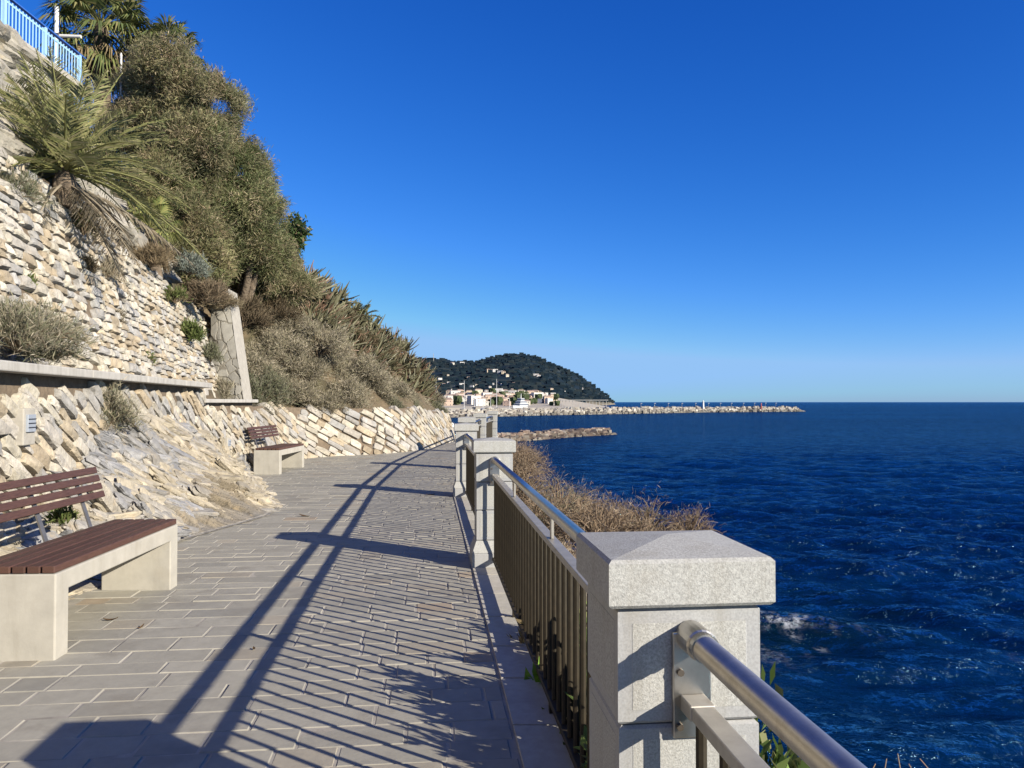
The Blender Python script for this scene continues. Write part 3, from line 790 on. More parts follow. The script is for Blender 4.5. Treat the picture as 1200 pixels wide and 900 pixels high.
# ------------------------------------------------------------------ plants
def unit(v): return v / (np.linalg.norm(v, axis=-1, keepdims=True) + 1e-9)
def blades(mb, pos, dr, L, W, col, droop=0.0):
    """diamond shaped leaves"""
    n = len(pos); dr = unit(dr)
    side = unit(np.cross(dr, RNG.normal(0, 1, (n, 3))))
    L = np.broadcast_to(L, (n,))[:, None]; W = np.broadcast_to(W, (n,))[:, None]
    mid = pos + dr * L * .45; tip = pos + dr * L - np.array([0, 0, 1]) * droop * L
    v = np.stack([pos, mid + side * W / 2, tip, mid - side * W / 2], 1).reshape(-1, 3)
    f = np.arange(4 * n).reshape(n, 4)
    mb.add(v, f, np.repeat(col, 4, axis=0))
def pick(pal, n, var=.15):
    pal = np.array(pal); return pal[RNG.integers(0, len(pal), n)] * RNG.uniform(1 - var, 1 + var, (n, 1))
def sph(n):
    return unit(RNG.normal(0, 1, (n, 3)))

TAMARISK = [(.150, .152, .082), (.182, .175, .10), (.118, .132, .062), (.215, .19, .125), (.098, .112, .05), (.165, .166, .09)]
TWIG = [(.30, .24, .16), (.24, .18, .11), (.36, .30, .21)]
def feathery_tree(name, label, cat, lobes, base, nclump, pal=TAMARISK, K=46, bl=(.07, .20), bw=(.010, .021), gaps=.46, up=.55, trunk_r=.14, seed=1, group=None, clump=.17):
    """lobes: (centre, radii) ; crown made of brushes of fine leaves, limbs reach each lobe"""
    r = root(name, label, cat, tuple(base), group)
    mb = MB(); base = np.array(base)
    for (c, rad) in lobes:
        c = np.array(c); k = np.linspace(0, 1, 9)[:, None]
        bend = RNG.normal(0, .18, 3) * np.linalg.norm(c - base)
        p = base * (1 - k) + c * k + np.sin(k * PI) * bend * .5
        mb.tube(p, np.linspace(trunk_r, trunk_r * .3, 9), 8)
        for _ in range(7):
            e = c + sph(1)[0] * np.array(rad) * .85; s = p[RNG.integers(4, 9)]
            k2 = np.linspace(0, 1, 6)[:, None]; q = s * (1 - k2) + e * k2 + np.sin(k2 * PI) * RNG.normal(0, .12, 3)
            mb.tube(q, np.linspace(trunk_r * .3, .012, 6), 5)
    obj('trunk', mb, M['bark'], r, smooth=True)
    tot = sum(np.prod(np.array(l[1])) ** (2 / 3) for l in lobes)
    mb = MB()
    for (c, rad) in lobes:
        c = np.array(c); rad = np.array(rad)
        n = int(nclump * np.prod(rad) ** (2 / 3) / tot)
        dirs = sph(n); rr = RNG.uniform(.62, 1.04, n) ** .8
        bump_ = .68 + .64 * vnoise(dirs * 2.4 + c, 1.0, seed, 2)
        pos = c + dirs * rad * (rr * bump_)[:, None]
        keep = (vnoise(pos, 1.7, seed + 3, 2) > gaps - .05) & ((vnoise(pos, 1.15, seed + 9, 2) > .36) | (rr[:len(pos)] < .7))
        pos, dirs = pos[keep], dirs[keep]; n = len(pos)
        cd = unit(dirs * .8 + np.array([0, 0, up]) + RNG.normal(0, .55, (n, 3)))
        base_c = pick(pal, n, .25) * (.55 + .9 * vnoise(pos, 1.6, seed + 5, 2))[:, None]
        tn = np.clip((vnoise(pos, 2.3, seed + 13, 2) - .42) * 5, 0, 1)[:, None]; base_c = base_c * (1 - tn) + base_c * np.array([1.28, 1.14, 1.2]) * tn
        P = np.repeat(pos, K, 0) + RNG.normal(0, clump * .55, (n * K, 3)); D = np.repeat(cd, K, 0) + RNG.normal(0, .6, (n * K, 3))
        Cc = np.repeat(base_c, K, 0) * RNG.uniform(.7, 1.3, (n * K, 1))
        tw = RNG.random(n * K) < .08
        Cc[tw] = pick(TWIG, tw.sum())
        blades(mb, P, D, RNG.uniform(*bl, n * K), RNG.uniform(*bw, n * K), Cc, .12)
    obj('crown', mb, M['leaf'], r)
    return r

def L_(px, py, d, rx, ry, rz): return (at(px, py, d), (rx, ry, rz))
def ground_at(x, y): return float(hill_z(x, y))
def tb(px, d, x=None):
    X = (px - 600) / 906 * d if x is None else x
    return (X, d, ground_at(X, d) - .2)

feathery_tree('tamarisk_tree', 'tallest feathery olive green tree, against the sky below the small fan palm', 'tree',
    [L_(205, 92, 19.5, .95, 1.1, .75), L_(245, 132, 19.5, .9, 1.1, .85), L_(185, 150, 19.8, 1.05, 1.0, .95), L_(160, 185, 20.2, .8, 1.0, .9), L_(170, 110, 20.4, .7, .9, .7), L_(232, 178, 19.2, 1.0, 1.0, .8)], tb(205, 20), 6800, seed=11)
feathery_tree('tamarisk_tree', 'feathery olive tree bulging farthest to the right, dark hollow below it', 'tree',
    [L_(272, 205, 20.5, .95, 1.1, .9), L_(292, 248, 20.5, .82, 1.1, .9), L_(245, 240, 20, .9, 1, .8), L_(305, 292, 21, .75, 1, .7), L_(268, 290, 20.5, .8, .9, .65)], tb(270, 21.5), 5600, seed=23, pal=[(.125, .145, .068), (.155, .165, .082), (.10, .125, .052), (.19, .18, .11), (.085, .105, .044)])
feathery_tree('tamarisk_tree', 'drooping feathery olive tree behind the little yellow green fan palm', 'tree',
    [L_(190, 220, 18.5, .8, .9, .85), L_(165, 245, 18.6, .5, .7, .6), L_(215, 300, 18.0, .55, .7, .5), L_(225, 268, 18.3, .75, .8, .75), L_(240, 310, 18.2, .5, .6, .55)], tb(215, 19.3), 4000, seed=37,
    pal=[(.145, .155, .072), (.175, .172, .09), (.115, .135, .055), (.205, .185, .11)])
feathery_tree('tamarisk_tree', 'low feathery olive tree over the aloes, lowest of the feathery trees', 'tree',
    [L_(322, 318, 22.5, .75, .9, .55), L_(345, 338, 23, .55, .7, .38), L_(300, 330, 22, .6, .7, .4)], tb(320, 23), 1600, seed=41)
feathery_tree('evergreen_shrub', 'dark glossy green shrub poking out to the right of the feathery trees', 'shrub',
    [L_(345, 268, 24, .32, .4, .42), L_(338, 296, 24, .35, .4, .42)], tb(335, 24.6), 260, seed=51, pal=[(.05, .085, .025), (.07, .10, .03), (.04, .07, .025)], bl=(.12, .24), bw=(.05, .09), K=20, trunk_r=.06)

# --- palms
def frond(mb, base, az, el, L, droop, pal, nleaf=54, ll=.42, lw=.021, vee=.5):
    n = 12; t = np.linspace(0, 1, n)
    d = np.array([math.cos(az) * math.cos(el), math.sin(az) * math.cos(el), math.sin(el)])
    pts = base + d * (t * L)[:, None] + np.array([0, 0, -1]) * (droop * L * t ** 2.2)[:, None]
    mb.tube(pts, np.linspace(.022, .005, n), 4, col=np.array(pal[0]) * 1.25, cap=False)
    k = np.linspace(.10, 1, nleaf); P = np.stack([np.interp(k, t, pts[:, i]) for i in range(3)], 1)
    T = unit(np.gradient(P, axis=0)); sd = unit(np.cross(T, [0, 0, 1.0])); u = np.cross(sd, T)
    prof = np.sin(np.clip(k * 1.05 + .06, 0, 1) * PI) ** .55
    for s in (-1, 1):
        D = T * .75 + sd * s * .75 + u * vee * .55 + RNG.normal(0, .10, P.shape)
        c = pick(pal, nleaf, .25)
        Lf = ll * prof * RNG.uniform(.8, 1.1, nleaf) + .05
        Dn = unit(D); tip = P + Dn * Lf[:, None] - np.array([0, 0, .12]) * Lf[:, None]; mid = P + Dn * Lf[:, None] * .4
        wv = u * .5 + T * .5; wv = unit(wv)
        v = np.stack([P, mid + wv * lw / 2, tip, mid - wv * lw / 2], 1).reshape(-1, 3)
        mb.add(v, np.arange(4 * nleaf).reshape(-1, 4), np.repeat(c, 4, 0))
DATE = [(.185, .19, .08), (.225, .22, .105), (.145, .165, .065), (.28, .26, .15)]
DATED = [(.26, .22, .16), (.21, .175, .12), (.30, .265, .20)]
def date_palm(label, base, L, nf, ndry, seed, name='date_palm', dark=1.0, spread=(.15, 1.35)):
    base = np.array(base); r = root(name, label, 'palm', tuple(base))
    mb = MB(); z = np.linspace(-.3, .28, 8)
    mb.tube(np.stack([0 * z, 0 * z, z], 1) + base, np.array([.14, .16, .17, .17, .16, .14, .11, .07]) * (L / 2), 12)
    obj('trunk', mb, M['bark'], r)
    top = base + np.array([0, 0, .2 * L / 2]); mb = MB(); rs = np.random.default_rng(seed)
    pal = [tuple(np.array(c) * dark) for c in DATE]
    for i in range(nf):
        k = i / (nf - 1); el = spread[1] * (1 - k) ** .8 + spread[0] * k - .35 * k; az = i * 2.39996 + rs.normal(0, .15)
        frond(mb, top, az, el + rs.normal(0, .06), L * rs.uniform(.85, 1.08), .16 + .30 * k, pal, ll=.30 * L / 2 + .05)
    obj('crown', mb, M['leaf'], r)
    if ndry:
        mb = MB()
        for i in range(ndry):
            az = rs.uniform(-2.6, .9); el = rs.uniform(-1.1, -.2)
            frond(mb, top - np.array([0, 0, .15]), az, el, L * rs.uniform(.7, .95), .28, DATED, ll=.28 * L / 2 + .05, lw=.02, vee=-.4)
        obj('dry_fronds', mb, M['dry'], r)
    return r
pb = at(76, 217, 10.7)
date_palm('big stemless date palm with arching grey green fronds on top of the rubble wall', pb, 1.85, 64, 8, 3)
g = (-5.35, 29.0); date_palm('small dark green palm among the aloes on the right of the ridge', (at(423, 372, 29)[0], 29, at(423, 376, 29)[2]), .95, 18, 0, 5, dark=.75, spread=(.2, 1.2))

def fan_leaf(mb, base, d, petL, R, pal, nseg=30, arc=2.35, droop=.25):
    d = unit(np.array(d)); sd = unit(np.cross(d, [0, 0, 1.0]) + 1e-6); u = np.cross(sd, d)
    hub = base + d * petL + np.array([0, 0, -.12 * petL])
    mb.tube([base, (base + hub) / 2 + np.array([0, 0, .03]), hub], [.02, .016, .012], 4, col=(.16, .16, .06), cap=False)
    a = np.linspace(-arc, arc, nseg)
    D = np.cos(a)[:, None] * d + np.sin(a)[:, None] * sd + u * .12 + RNG.normal(0, .04, (nseg, 3))
    Ln = R * (1 - .25 * np.abs(a) / arc) * RNG.uniform(.88, 1.08, nseg)
    mid = hub + unit(D) * (Ln * .55)[:, None]; tip = hub + unit(D) * Ln[:, None] + np.array([0, 0, -droop]) * Ln[:, None]
    wv = unit(np.cross(D, u)); wd = R * .62 * (2 * arc / nseg) * .34
    v = np.stack([np.broadcast_to(hub, mid.shape), mid + wv * wd + u * .01, tip, mid - wv * wd - u * .01], 1).reshape(-1, 3)
    mb.add(v, np.arange(4 * nseg).reshape(-1, 4), np.repeat(pick(pal, nseg, .22), 4, 0))
FANG = [(.10, .125, .04), (.13, .145, .05), (.19, .175, .075), (.08, .105, .04)]
def fan_palm(label, top, ground_z, R, nl, ndead, seed, tr=.2, pal=FANG, lo=-.35, name='fan_palm'):
    top = np.array(top); base = np.array([top[0] + .1, top[1] + .1, ground_z]); rs = np.random.default_rng(seed)
    r = root(name, label, 'palm', tuple(base))
    mb = MB(); k = np.linspace(0, 1, 10)[:, None]; p = base * (1 - k) + top * k
    mb.tube(p, np.linspace(tr * 1.2, tr, 10), 10); obj('trunk', mb, M['bark'], r, smooth=True)
    mb = MB()
    for i in range(nl):
        k = i / max(1, nl - 1); el = 1.35 * (1 - k) + lo * k + rs.normal(0, .1); az = i * 2.39996 + rs.normal(0, .2)
        fan_leaf(mb, top, (math.cos(az) * math.cos(el), math.sin(az) * math.cos(el), math.sin(el)), R * rs.uniform(.75, 1.0), R * rs.uniform(.62, .8), pal, droop=.2 + .45 * k)
    obj('crown', mb, M['leaf'], r)
    if ndead:
        mb = MB()
        for i in range(ndead):
            el = rs.uniform(-1.35, -.65); az = rs.uniform(0, 6.28)
            fan_leaf(mb, top + np.array([0, 0, -.1]), (math.cos(az) * math.cos(el), math.sin(az) * math.cos(el), math.sin(el)), R * .75, R * .6, [(.22, .17, .09), (.17, .12, .07), (.28, .22, .13)], nseg=14, arc=1.3, droop=.45)
        obj('dead_skirt', mb, M['dry'], r)
    return r
fan_palm('tall fan palm with a brown skirt of dead leaves behind the blue fence', at(118, 30, 22), 8.6, 1.16, 54, 26, 4, lo=-.75)
fan_palm('small fan palm at the tree top, right of the tall one', at(196, 58, 22), 7.8, .78, 22, 7, 6, tr=.12)
fan_palm('little yellow green fan palm at the end of the rubble wall', at(176, 268, 15.6), 4.0, .55, 14, 4, 8, tr=.10, pal=[(.20, .21, .07), (.26, .25, .09), (.15, .18, .06)], lo=-.1)

# --- shrubs
def shrub(label, base, R, H, n, pal, name='dry_shrub', cat='shrub', bl=(.10, .24), bw=(.006, .013), lean=(0, 0, 0), stems=26, sub=1.0, group=None, matk='dry', flat=.9, K=None, stem_col=(.20, .15, .10), wild=.6):
    base = np.array(base, float); r = root(name, label, cat, tuple(base), group)
    mb = MB(); mb2 = MB(); lean = np.array(lean)
    ends = []
    for i in range(stems):
        d = sph(1)[0]; d[2] = abs(d[2]); e = base + d * np.array([R, R, H]) * RNG.uniform(.6, .98) + lean * H
        k = np.linspace(0, 1, 7)[:, None]; q = base * (1 - k) + e * k + np.sin(k * PI) * (np.array([0, 0, .18 * H]) + RNG.normal(0, .06 * R, 3))
        mb.tube(q, np.linspace(.014, .004, 7) * (R / .8) ** .5, 4, col=stem_col, cap=False); ends.append(q)
    E = np.array(ends)
    obj('stems', mb, M['dry'], r)
    si = RNG.integers(0, stems, n); ti = RNG.uniform(.3, 1.0, n) ** .7 * 6; i0 = np.minimum(ti.astype(int), 5); f = (ti - i0)[:, None]
    P = E[si, i0] * (1 - f) + E[si, i0 + 1] * f + RNG.normal(0, .085 * R + .01, (n, 3))
    out = unit(P - base + np.array([0, 0, .1]))
    D = out * .8 + np.array([0, 0, .35]) + RNG.normal(0, wild, (n, 3))
    c = pick(pal, n, .28) * (.75 + .5 * vnoise(P, 3 / R, 5, 2))[:, None]
    blades(mb2, P, D, RNG.uniform(*bl, n), RNG.uniform(*bw, n), c, .05)
    obj('foliage', mb2, M[matk], r)
    return r
GREYTAN = [(.38, .335, .25), (.32, .28, .195), (.27, .245, .165), (.44, .385, .29), (.24, .225, .145)]
GREYGRN = [(.20, .20, .14), (.16, .17, .10), (.24, .225, .16), (.13, .14, .08)]
GREEN = [(.10, .13, .04), (.08, .115, .03), (.13, .15, .055)]
PINKTAN = [(.30, .22, .15), (.35, .27, .19), (.25, .18, .11), (.40, .32, .23), (.22, .16, .10)]
def hs(px, d, dz=0.0, x=None):
    X = (px - 600) / 906 * d; return (X, d, ground_at(X, d) + dz)
# hanging mass of dry shrubs on the bank beyond the far bench
dryspots = [(300, 462, 19.6, 1.0, 1.1, GREYGRN, 'grey green bush spilling over the wall right behind the far bench'),
            (325, 405, 21.5, 1.0, .95, GREYTAN, 'tan dry bush on the bank, directly right of the buttress'),
            (372, 398, 22.5, 1.15, 1.0, GREYTAN, 'large straw coloured dry bush in the middle of the bank'),
            (345, 455, 21.6, .95, .75, GREYTAN, 'straw coloured dry bush hanging onto the recess wall, left one'),
            (400, 455, 22.9, 1.0, .8, GREYTAN, 'straw coloured dry bush hanging onto the recess wall, right one'),
            (422, 425, 24.2, .95, .85, GREYTAN, 'tan dry bush on the bank just below the dark small palm'),
            (445, 462, 24.8, .8, .6, GREYGRN, 'grey green bush on the wall top where the wall starts to curve'),
            (470, 462, 27.2, .75, .6, GREYGRN, 'grey green bush on the curved wall top, second from its far end'),
            (497, 474, 30.2, .75, .62, GREYGRN, 'grey green bush on the curved wall top, nearest its far end'),
            (514, 488, 33.0, .6, .7, GREYGRN, 'farthest grey green bush, where wall and path vanish'), (508, 468, 32.4, .7, .7, GREYGRN, 'grey green bush above the farthest one on the wall end'), (505, 452, 33.6, .6, .5, GREYTAN, 'last straw coloured bush on the skyline of the ridge')]
dryspots += [(300, 425, 20.6, .9, .9, GREYTAN, 'tan dry bush leaning against the right side of the buttress'), (350, 425, 22.4, 1.0, .9, GREYTAN, 'straw coloured bush between upper and lower bushes of the bank, left one'),
             (395, 432, 23.6, 1.0, .8, GREYTAN, 'straw coloured bush between upper and lower bushes of the bank, right one'), (430, 447, 24.4, .9, .7, GREYTAN, 'straw coloured bush on the bank above the curved wall'),
             (458, 446, 26.6, .8, .7, GREYTAN, 'straw coloured bush on the bank under the last aloes, left one'), (482, 458, 29.0, .75, .65, GREYTAN, 'straw coloured bush on the bank under the last aloes, right one'),
             (335, 372, 22.6, .95, .7, GREYTAN, 'tan dry bush directly under the dark hollow of the trees'), (375, 462, 22.2, .85, .6, GREYTAN, 'straw coloured bush drooping over the middle of the recess wall')]
for (px, py, d, R, H, pal, lab) in dryspots:
    p = at(px, py + 22, d); shrub(lab, p, R, H, 12000, pal, bw=(.008, .017), bl=(.07, .22), stems=40, wild=.85)
# ledge, wall and slope weeds
shrub('big grey bush on the ledge above the coping at the left edge', at(22, 412, 7.3), .62, .52, 7000, GREYGRN + GREYTAN, bw=(.005, .010), bl=(.06, .14), stems=40)
shrub('low grey bush along the coping, right of the big grey bush', at(62, 422, 7.8), .30, .22, 1600, GREYGRN, bw=(.004, .008), bl=(.05, .12))
shrub('twiggy bush sprouting from the low wall, above the bedrock', at(122, 505, 8.75), .30, .62, 3800, GREYTAN + GREYGRN, bw=(.004, .009), bl=(.05, .12), stems=30, lean=(.25, -.1, 0))
shrub('grey bush at the upper left on the rubble wall top', at(12, 235, 9.4), .42, .42, 3200, GREYGRN, bw=(.005, .010), bl=(.06, .13), name='weed', cat='weed')
shrub('dark dead tuft hanging in the middle of the rubble wall', at(134, 388, 11.6), .19, .32, 1500, [(.16, .13, .09), (.11, .10, .06), (.20, .17, .12)], bw=(.005, .01), bl=(.07, .16), name='weed', cat='weed')
shrub('bright green weed low on the rubble wall near the buttress', at(222, 400, 15.6), .32, .42, 1700, GREEN, bw=(.012, .03), bl=(.06, .14), name='weed', cat='weed', matk='leaf')
shrub('small green weed on the rubble wall near the left edge', at(26, 345, 8.8), .18, .25, 900, GREEN, bw=(.010, .02), bl=(.05, .10), name='weed', cat='weed', matk='leaf')
shrub('green weed high on the rubble wall, left of the date palm', at(42, 258, 10.0), .13, .14, 500, GREEN, bw=(.010, .02), bl=(.05, .09), name='weed', cat='weed', matk='leaf')
shrub('dark green ivy tuft hanging right under the date palm', at(98, 276, 11.0), .26, .42, 1800, [(.07, .08, .035), (.10, .09, .05), (.14, .11, .07)], bw=(.012, .025), bl=(.05, .11), name='weed', cat='weed', matk='leaf')
shrub('grey tuft below the drooping dry fronds on the rubble wall', at(128, 325, 11.6), .2, .25, 900, GREYTAN, bw=(.006, .012), bl=(.07, .15), name='weed', cat='weed')
shrub('silvery blue bush under the feathery trees', at(222, 322, 16.2), .48, .42, 2600, [(.22, .25, .22), (.17, .20, .16), (.26, .27, .22)], bw=(.010, .018), bl=(.08, .18), name='silver_bush')
shrub('brown dead bush between the rubble wall top and the buttress', at(240, 355, 16.6), .55, .55, 3600, [(.20, .15, .10), (.15, .12, .08), (.24, .19, .13)], bw=(.008, .016), bl=(.10, .22))
shrub('brown grass tuft at the rubble wall top under the little fan palm', at(180, 312, 14.4), .4, .4, 2000, [(.24, .18, .11), (.19, .15, .09), (.28, .22, .14)], bw=(.007, .014), bl=(.10, .24))
shrub('grey brown tuft at the foot of the buttress', at(262, 470, 17.0), .32, .5, 1600, GREYTAN, bw=(.007, .014), bl=(.08, .2))
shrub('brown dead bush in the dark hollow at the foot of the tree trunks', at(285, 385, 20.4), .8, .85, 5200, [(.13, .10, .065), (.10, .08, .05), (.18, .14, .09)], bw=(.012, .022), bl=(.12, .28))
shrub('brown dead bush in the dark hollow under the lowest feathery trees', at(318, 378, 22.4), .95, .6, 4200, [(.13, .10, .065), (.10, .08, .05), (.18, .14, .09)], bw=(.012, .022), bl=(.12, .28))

shrub('green weed in a crack of the bedrock behind the near bench', at(72, 612, 6.1), .10, .10, 420, GREEN, bw=(.010, .02), bl=(.04, .08), name='weed', cat='weed', matk='leaf')
shrub('brown green weed patch high on the rubble wall near the buttress', at(205, 355, 15.2), .30, .30, 1500, GREEN + [(.20, .16, .10)], bw=(.010, .022), bl=(.06, .13), name='weed', cat='weed', matk='leaf')
shrub('dry brown weed in the rubble wall right under the drooping palm fronds', at(100, 318, 10.9), .16, .22, 800, [(.20, .15, .09), (.15, .13, .08)], bw=(.006, .012), bl=(.06, .13), name='weed', cat='weed')
shrub('green brown weed low on the rubble wall above the coping', at(170, 425, 12.4), .16, .16, 700, GREEN + [(.20, .16, .10)], bw=(.008, .016), bl=(.05, .10), name='weed', cat='weed', matk='leaf')

shrub('dead brown bush draped over the top of the buttress', at(262, 362, 17.9), .42, .38, 2600, [(.24, .19, .12), (.18, .15, .09), (.30, .25, .17)], bw=(.008, .016), bl=(.09, .2))
shrub('grey green tuft in the corner between rubble wall and buttress', at(247, 425, 16.9), .22, .45, 1300, GREYGRN, bw=(.008, .016), bl=(.08, .18), name='weed', cat='weed')

# aloes on the ridge
def aloe_mesh(seed, nl=19, dry=12, red=.3):
    rs = np.random.default_rng(seed); mb = MB()
    for i in range(nl + dry):
        isd = i >= nl
        k = (i % nl) / nl if not isd else rs.random()
        el = (1.35 * (1 - k) + .12 * k) if not isd else rs.uniform(-1.2, -.4)
        az = i * 2.39996 + rs.normal(0, .2); L = rs.uniform(.42, .6) * (1 if not isd else .85); w = .105 if not isd else .06
        d = np.array([math.cos(az) * math.cos(el), math.sin(az) * math.cos(el), math.sin(el)]); sd = unit(np.cross(d, [0, 0, 1.0]))
        n = 6; t = np.linspace(0, 1, n); pts = d * (t * L)[:, None] + np.array([0, 0, 1.0]) * ((.22 if not isd else -.1) * L * t ** 2 * (1 if k > .4 else -.6))[:, None]
        ww = w * (1 - t) ** .7 + .004; up = np.cross(sd, d)
        P = np.stack([pts - sd * ww[:, None] / 2 + up * .012, pts - up * ww[:, None] * .25, pts + sd * ww[:, None] / 2 + up * .012], 1)
        if isd: c = np.array([.18, .135, .09]) * rs.uniform(.6, 1.25)
        else:
            c = np.array([.125, .118, .068]) * rs.uniform(.6, 1.35)
            if rs.random() < red: c = np.array([.17, .105, .07]) * rs.uniform(.7, 1.2)
        mb.grid(P, np.tile(c, (n, 3, 1)))
    mb.tube([(0, 0, -.5), (0, 0, 0)], [.05, .06], 7, col=(.16, .12, .08))
    return mb
def scatter_aloes():
    protos = [obj('aloe', aloe_mesh(s, red=q), M['succulent'], smooth=False) for s, q in ((1, .1), (2, .2), (3, .4), (4, .15))]
    spots = []
    rs = np.random.default_rng(15)
    def top(px):  # silhouette of the ridge
        return np.interp(px, [335, 352, 375, 400, 425, 450, 475, 498, 505], [318, 325, 335, 352, 375, 392, 408, 432, 455])
    for px in np.arange(338, 503, 4.3):
        d = np.interp(px, [338, 400, 450, 503], [24.5, 28, 30.5, 33])
        for row in range(4 if px > 360 else 2):
            q = px + rs.normal(0, 2.5); y = top(q) + 9 + row * (14 + .02 * (q - 338)) + rs.normal(0, 3)
            if q > 385 and row == 3 and rs.random() < .3: continue
            spots.append((q, y, d - row * .75 + rs.normal(0, .2)))
    for i, (px, py, d) in enumerate(spots):
        p = at(px, py, d); pr = protos[i % 4]
        if i < 4: o = pr
        else: o = pr.copy(); COL.objects.link(o)
        o.location = tuple(p); s = rs.uniform(1.0, 1.55); o.scale = (s, s, s); o.rotation_euler = (rs.normal(.25, .3), rs.normal(.2, .3), rs.uniform(0, 6.28))
        tag(o, 'spiky aloe rosette with dry brown lower leaves on the ridge', 'aloe', 'aloes covering the ridge')
scatter_aloes()
# a thick dark understorey beneath the aloes so that the bank reads as overgrown
for k, (px, py, d, R) in enumerate([(360, 345, 25.5, .8), (392, 365, 27.2, .9), (420, 392, 28.4, .85), (448, 412, 29.6, .8), (474, 430, 31, .75), (492, 446, 32.4, .6), (405, 395, 26.6, .9), (440, 432, 28.2, .8), (370, 372, 25, .8), (470, 448, 30, .6)]):
    shrub('brown dead undergrowth between the aloes of the ridge', at(px, py + 18, d), R, R * .75, 2600, [(.15, .11, .07), (.11, .085, .05), (.21, .16, .10), (.10, .10, .05)], bw=(.014, .03), bl=(.14, .32), name='undergrowth', group='undergrowth between the aloes')

# shrubs on the sea side
seaside = [(612, 600, 13.5, .85, 1.0, 'topmost, just right of the second pillar'), (658, 618, 12.2, .95, .80, 'second to the right of the second pillar'), (705, 634, 11.4, .85, .70, 'middle one above the handrail'),
    (757, 640, 10.8, .6, .78, 'right of the middle, near the cap'), (640, 640, 10.2, .85, .8, 'low behind the handrail, left one'), (705, 650, 9.4, .85, .75, 'low behind the handrail, right one'),
    (808, 650, 10.4, .5, .72, 'small, farthest right above the cap'), (609, 560, 18.0, .9, .9, 'farther along behind the second pillar'), (604, 545, 23.0, .9, .8, 'farthest, right of the third pillar cap'),
    (770, 668, 9.0, .6, .5, 'hidden low one behind the near pillar cap'), (650, 690, 8.6, .6, .55, 'nearest one, seen through the pickets')]
for (px, py, d, R, H, lb) in seaside:
    p = at(px, py, d); shrub('bare pinkish tan shrub on the sea slope, ' + lb, p, R, H, (1900 if px in (808, 757) else 4200), (PINKTAN + GREYGRN[:2] if px in (658, 640, 757) else PINKTAN), bw=(.004, .008), bl=(.04, .13), stems=90, name='dry_shrub', wild=1.0, stem_col=(.26, .19, .13))
# leafy weed outside the near pillar: casts the dappled shade on the paving
def leafy(label, base, R, H, n, pal, bl=(.05, .11), bw=(.02, .04), stems=24):
    return shrub(label, base, R, H, n, pal, name='leafy_weed', cat='weed', bl=bl, bw=bw, matk='leaf', stems=stems, stem_col=(.12, .11, .05))
LEAFG = [(.10, .16, .04), (.13, .18, .05), (.085, .13, .035), (.18, .19, .08)]
leafy('leafy green weed behind the picket panel by the near pillar', (.60, 3.40, -.25), .44, .92, 3600, LEAFG)
leafy('leafy weed outside the railing hidden by the near pillar', (.74, 2.75, -.3), .36, .92, 1900, LEAFG)
leafy('leafy weed crowding the foot of the shaded pickets', (.52, 4.15, -.3), .36, .80, 2200, [tuple(np.array(c) * .8) for c in LEAFG])
leafy('low brown weed along the outside of the kerb', (.36, 4.75, -.3), .30, .62, 1500, [(.14, .12, .06), (.11, .10, .05), (.17, .14, .08)])
leafy('dense leafy weed outside the railing midway to the kerb end', (.60, 3.78, -.2), .40, .58, 3200, LEAFG)
leafy('dense leafy weed squeezed between pickets and near pillar', (.50, 3.0, -.2), .30, .52, 2400, LEAFG)
leafy('small bright green weed at the foot of the pickets', (.19, 4.15, -.12), .10, .2, 160, [(.16, .30, .04), (.13, .25, .03)], bw=(.03, .06), bl=(.07, .14), stems=8)
leafy('dry leafy weed at the kerb end beside the pickets', (.10, 4.9, -.1), .09, .28, 140, [(.16, .14, .07), (.22, .17, .09)], bw=(.012, .03), stems=8)
leafy('green weed on the slope just right of the near pillar foot', (1.0, 2.35, -.55), .40, .62, 1800, LEAFG + [(.30, .24, .14)], bw=(.016, .034))
def fallen_leaves():
    for k, (px, py, lb) in enumerate(((133, 726, 'curled brown fallen leaf on the paving beside the near bench'), (168, 735, 'small dark fallen leaf on the paving right of the curled one'), (358, 605, 'long dry leaf lying in the middle of the path'), (505, 580, 'dry leaf lying on the path near the shadow of the third pillar'), (300, 760, 'tiny dry leaf on the paving between the bench and the handrail shadow'))):
        d = 906 * 1.5 / (py - 471); p = np.array([(px - 600) / 906 * d, d, .006]); t = np.linspace(-1, 1, 7); L = (.05, .03, .10, .09, .025)[k]; a = k * 1.3
        ax = np.array([math.cos(a), math.sin(a), 0]); sd = np.array([-math.sin(a), math.cos(a), 0]); w_ = .28 * L * (1 - t ** 2) + .001
        c = p + ax * (t * L)[:, None] + np.array([0, 0, 1]) * (.012 * (t + .2) ** 2)[:, None]
        P = np.stack([c + sd * w_[:, None] + np.array([0, 0, .006]), c, c - sd * w_[:, None] + np.array([0, 0, .006])], 1)
        mb = MB(); mb.grid(P, np.tile(np.array([.12, .075, .04]), (7, 3, 1))); tag(obj('fallen_leaf', mb, M['dry'], origin=tuple(p)), lb, 'leaf')
fallen_leaves()
def seed_twigs():
    b = np.array([1.05, 2.05, .1]); r = root('dry_twig', 'pale curled dry twigs sticking up at the bottom right, beside the handrail', 'twig', tuple(b))
    mb = MB()
    for k in range(5):
        tgt = at(1052 + (k - 2) * 13, 895 - (k % 3) * 6, 2.3); t = np.linspace(0, 1, 8)[:, None]
        b_ = np.array([1.0 + .06 * k, 2.15, -.2]); p = b_ * (1 - t) + tgt * t + np.sin(t * PI) * np.array([.03 * (k - 2), 0, .12])
        mb.tube(p, np.linspace(.004, .0015, 8), 5, col=(.34, .25, .17))
    obj('stems', mb, M['dry'], r)
seed_twigs()

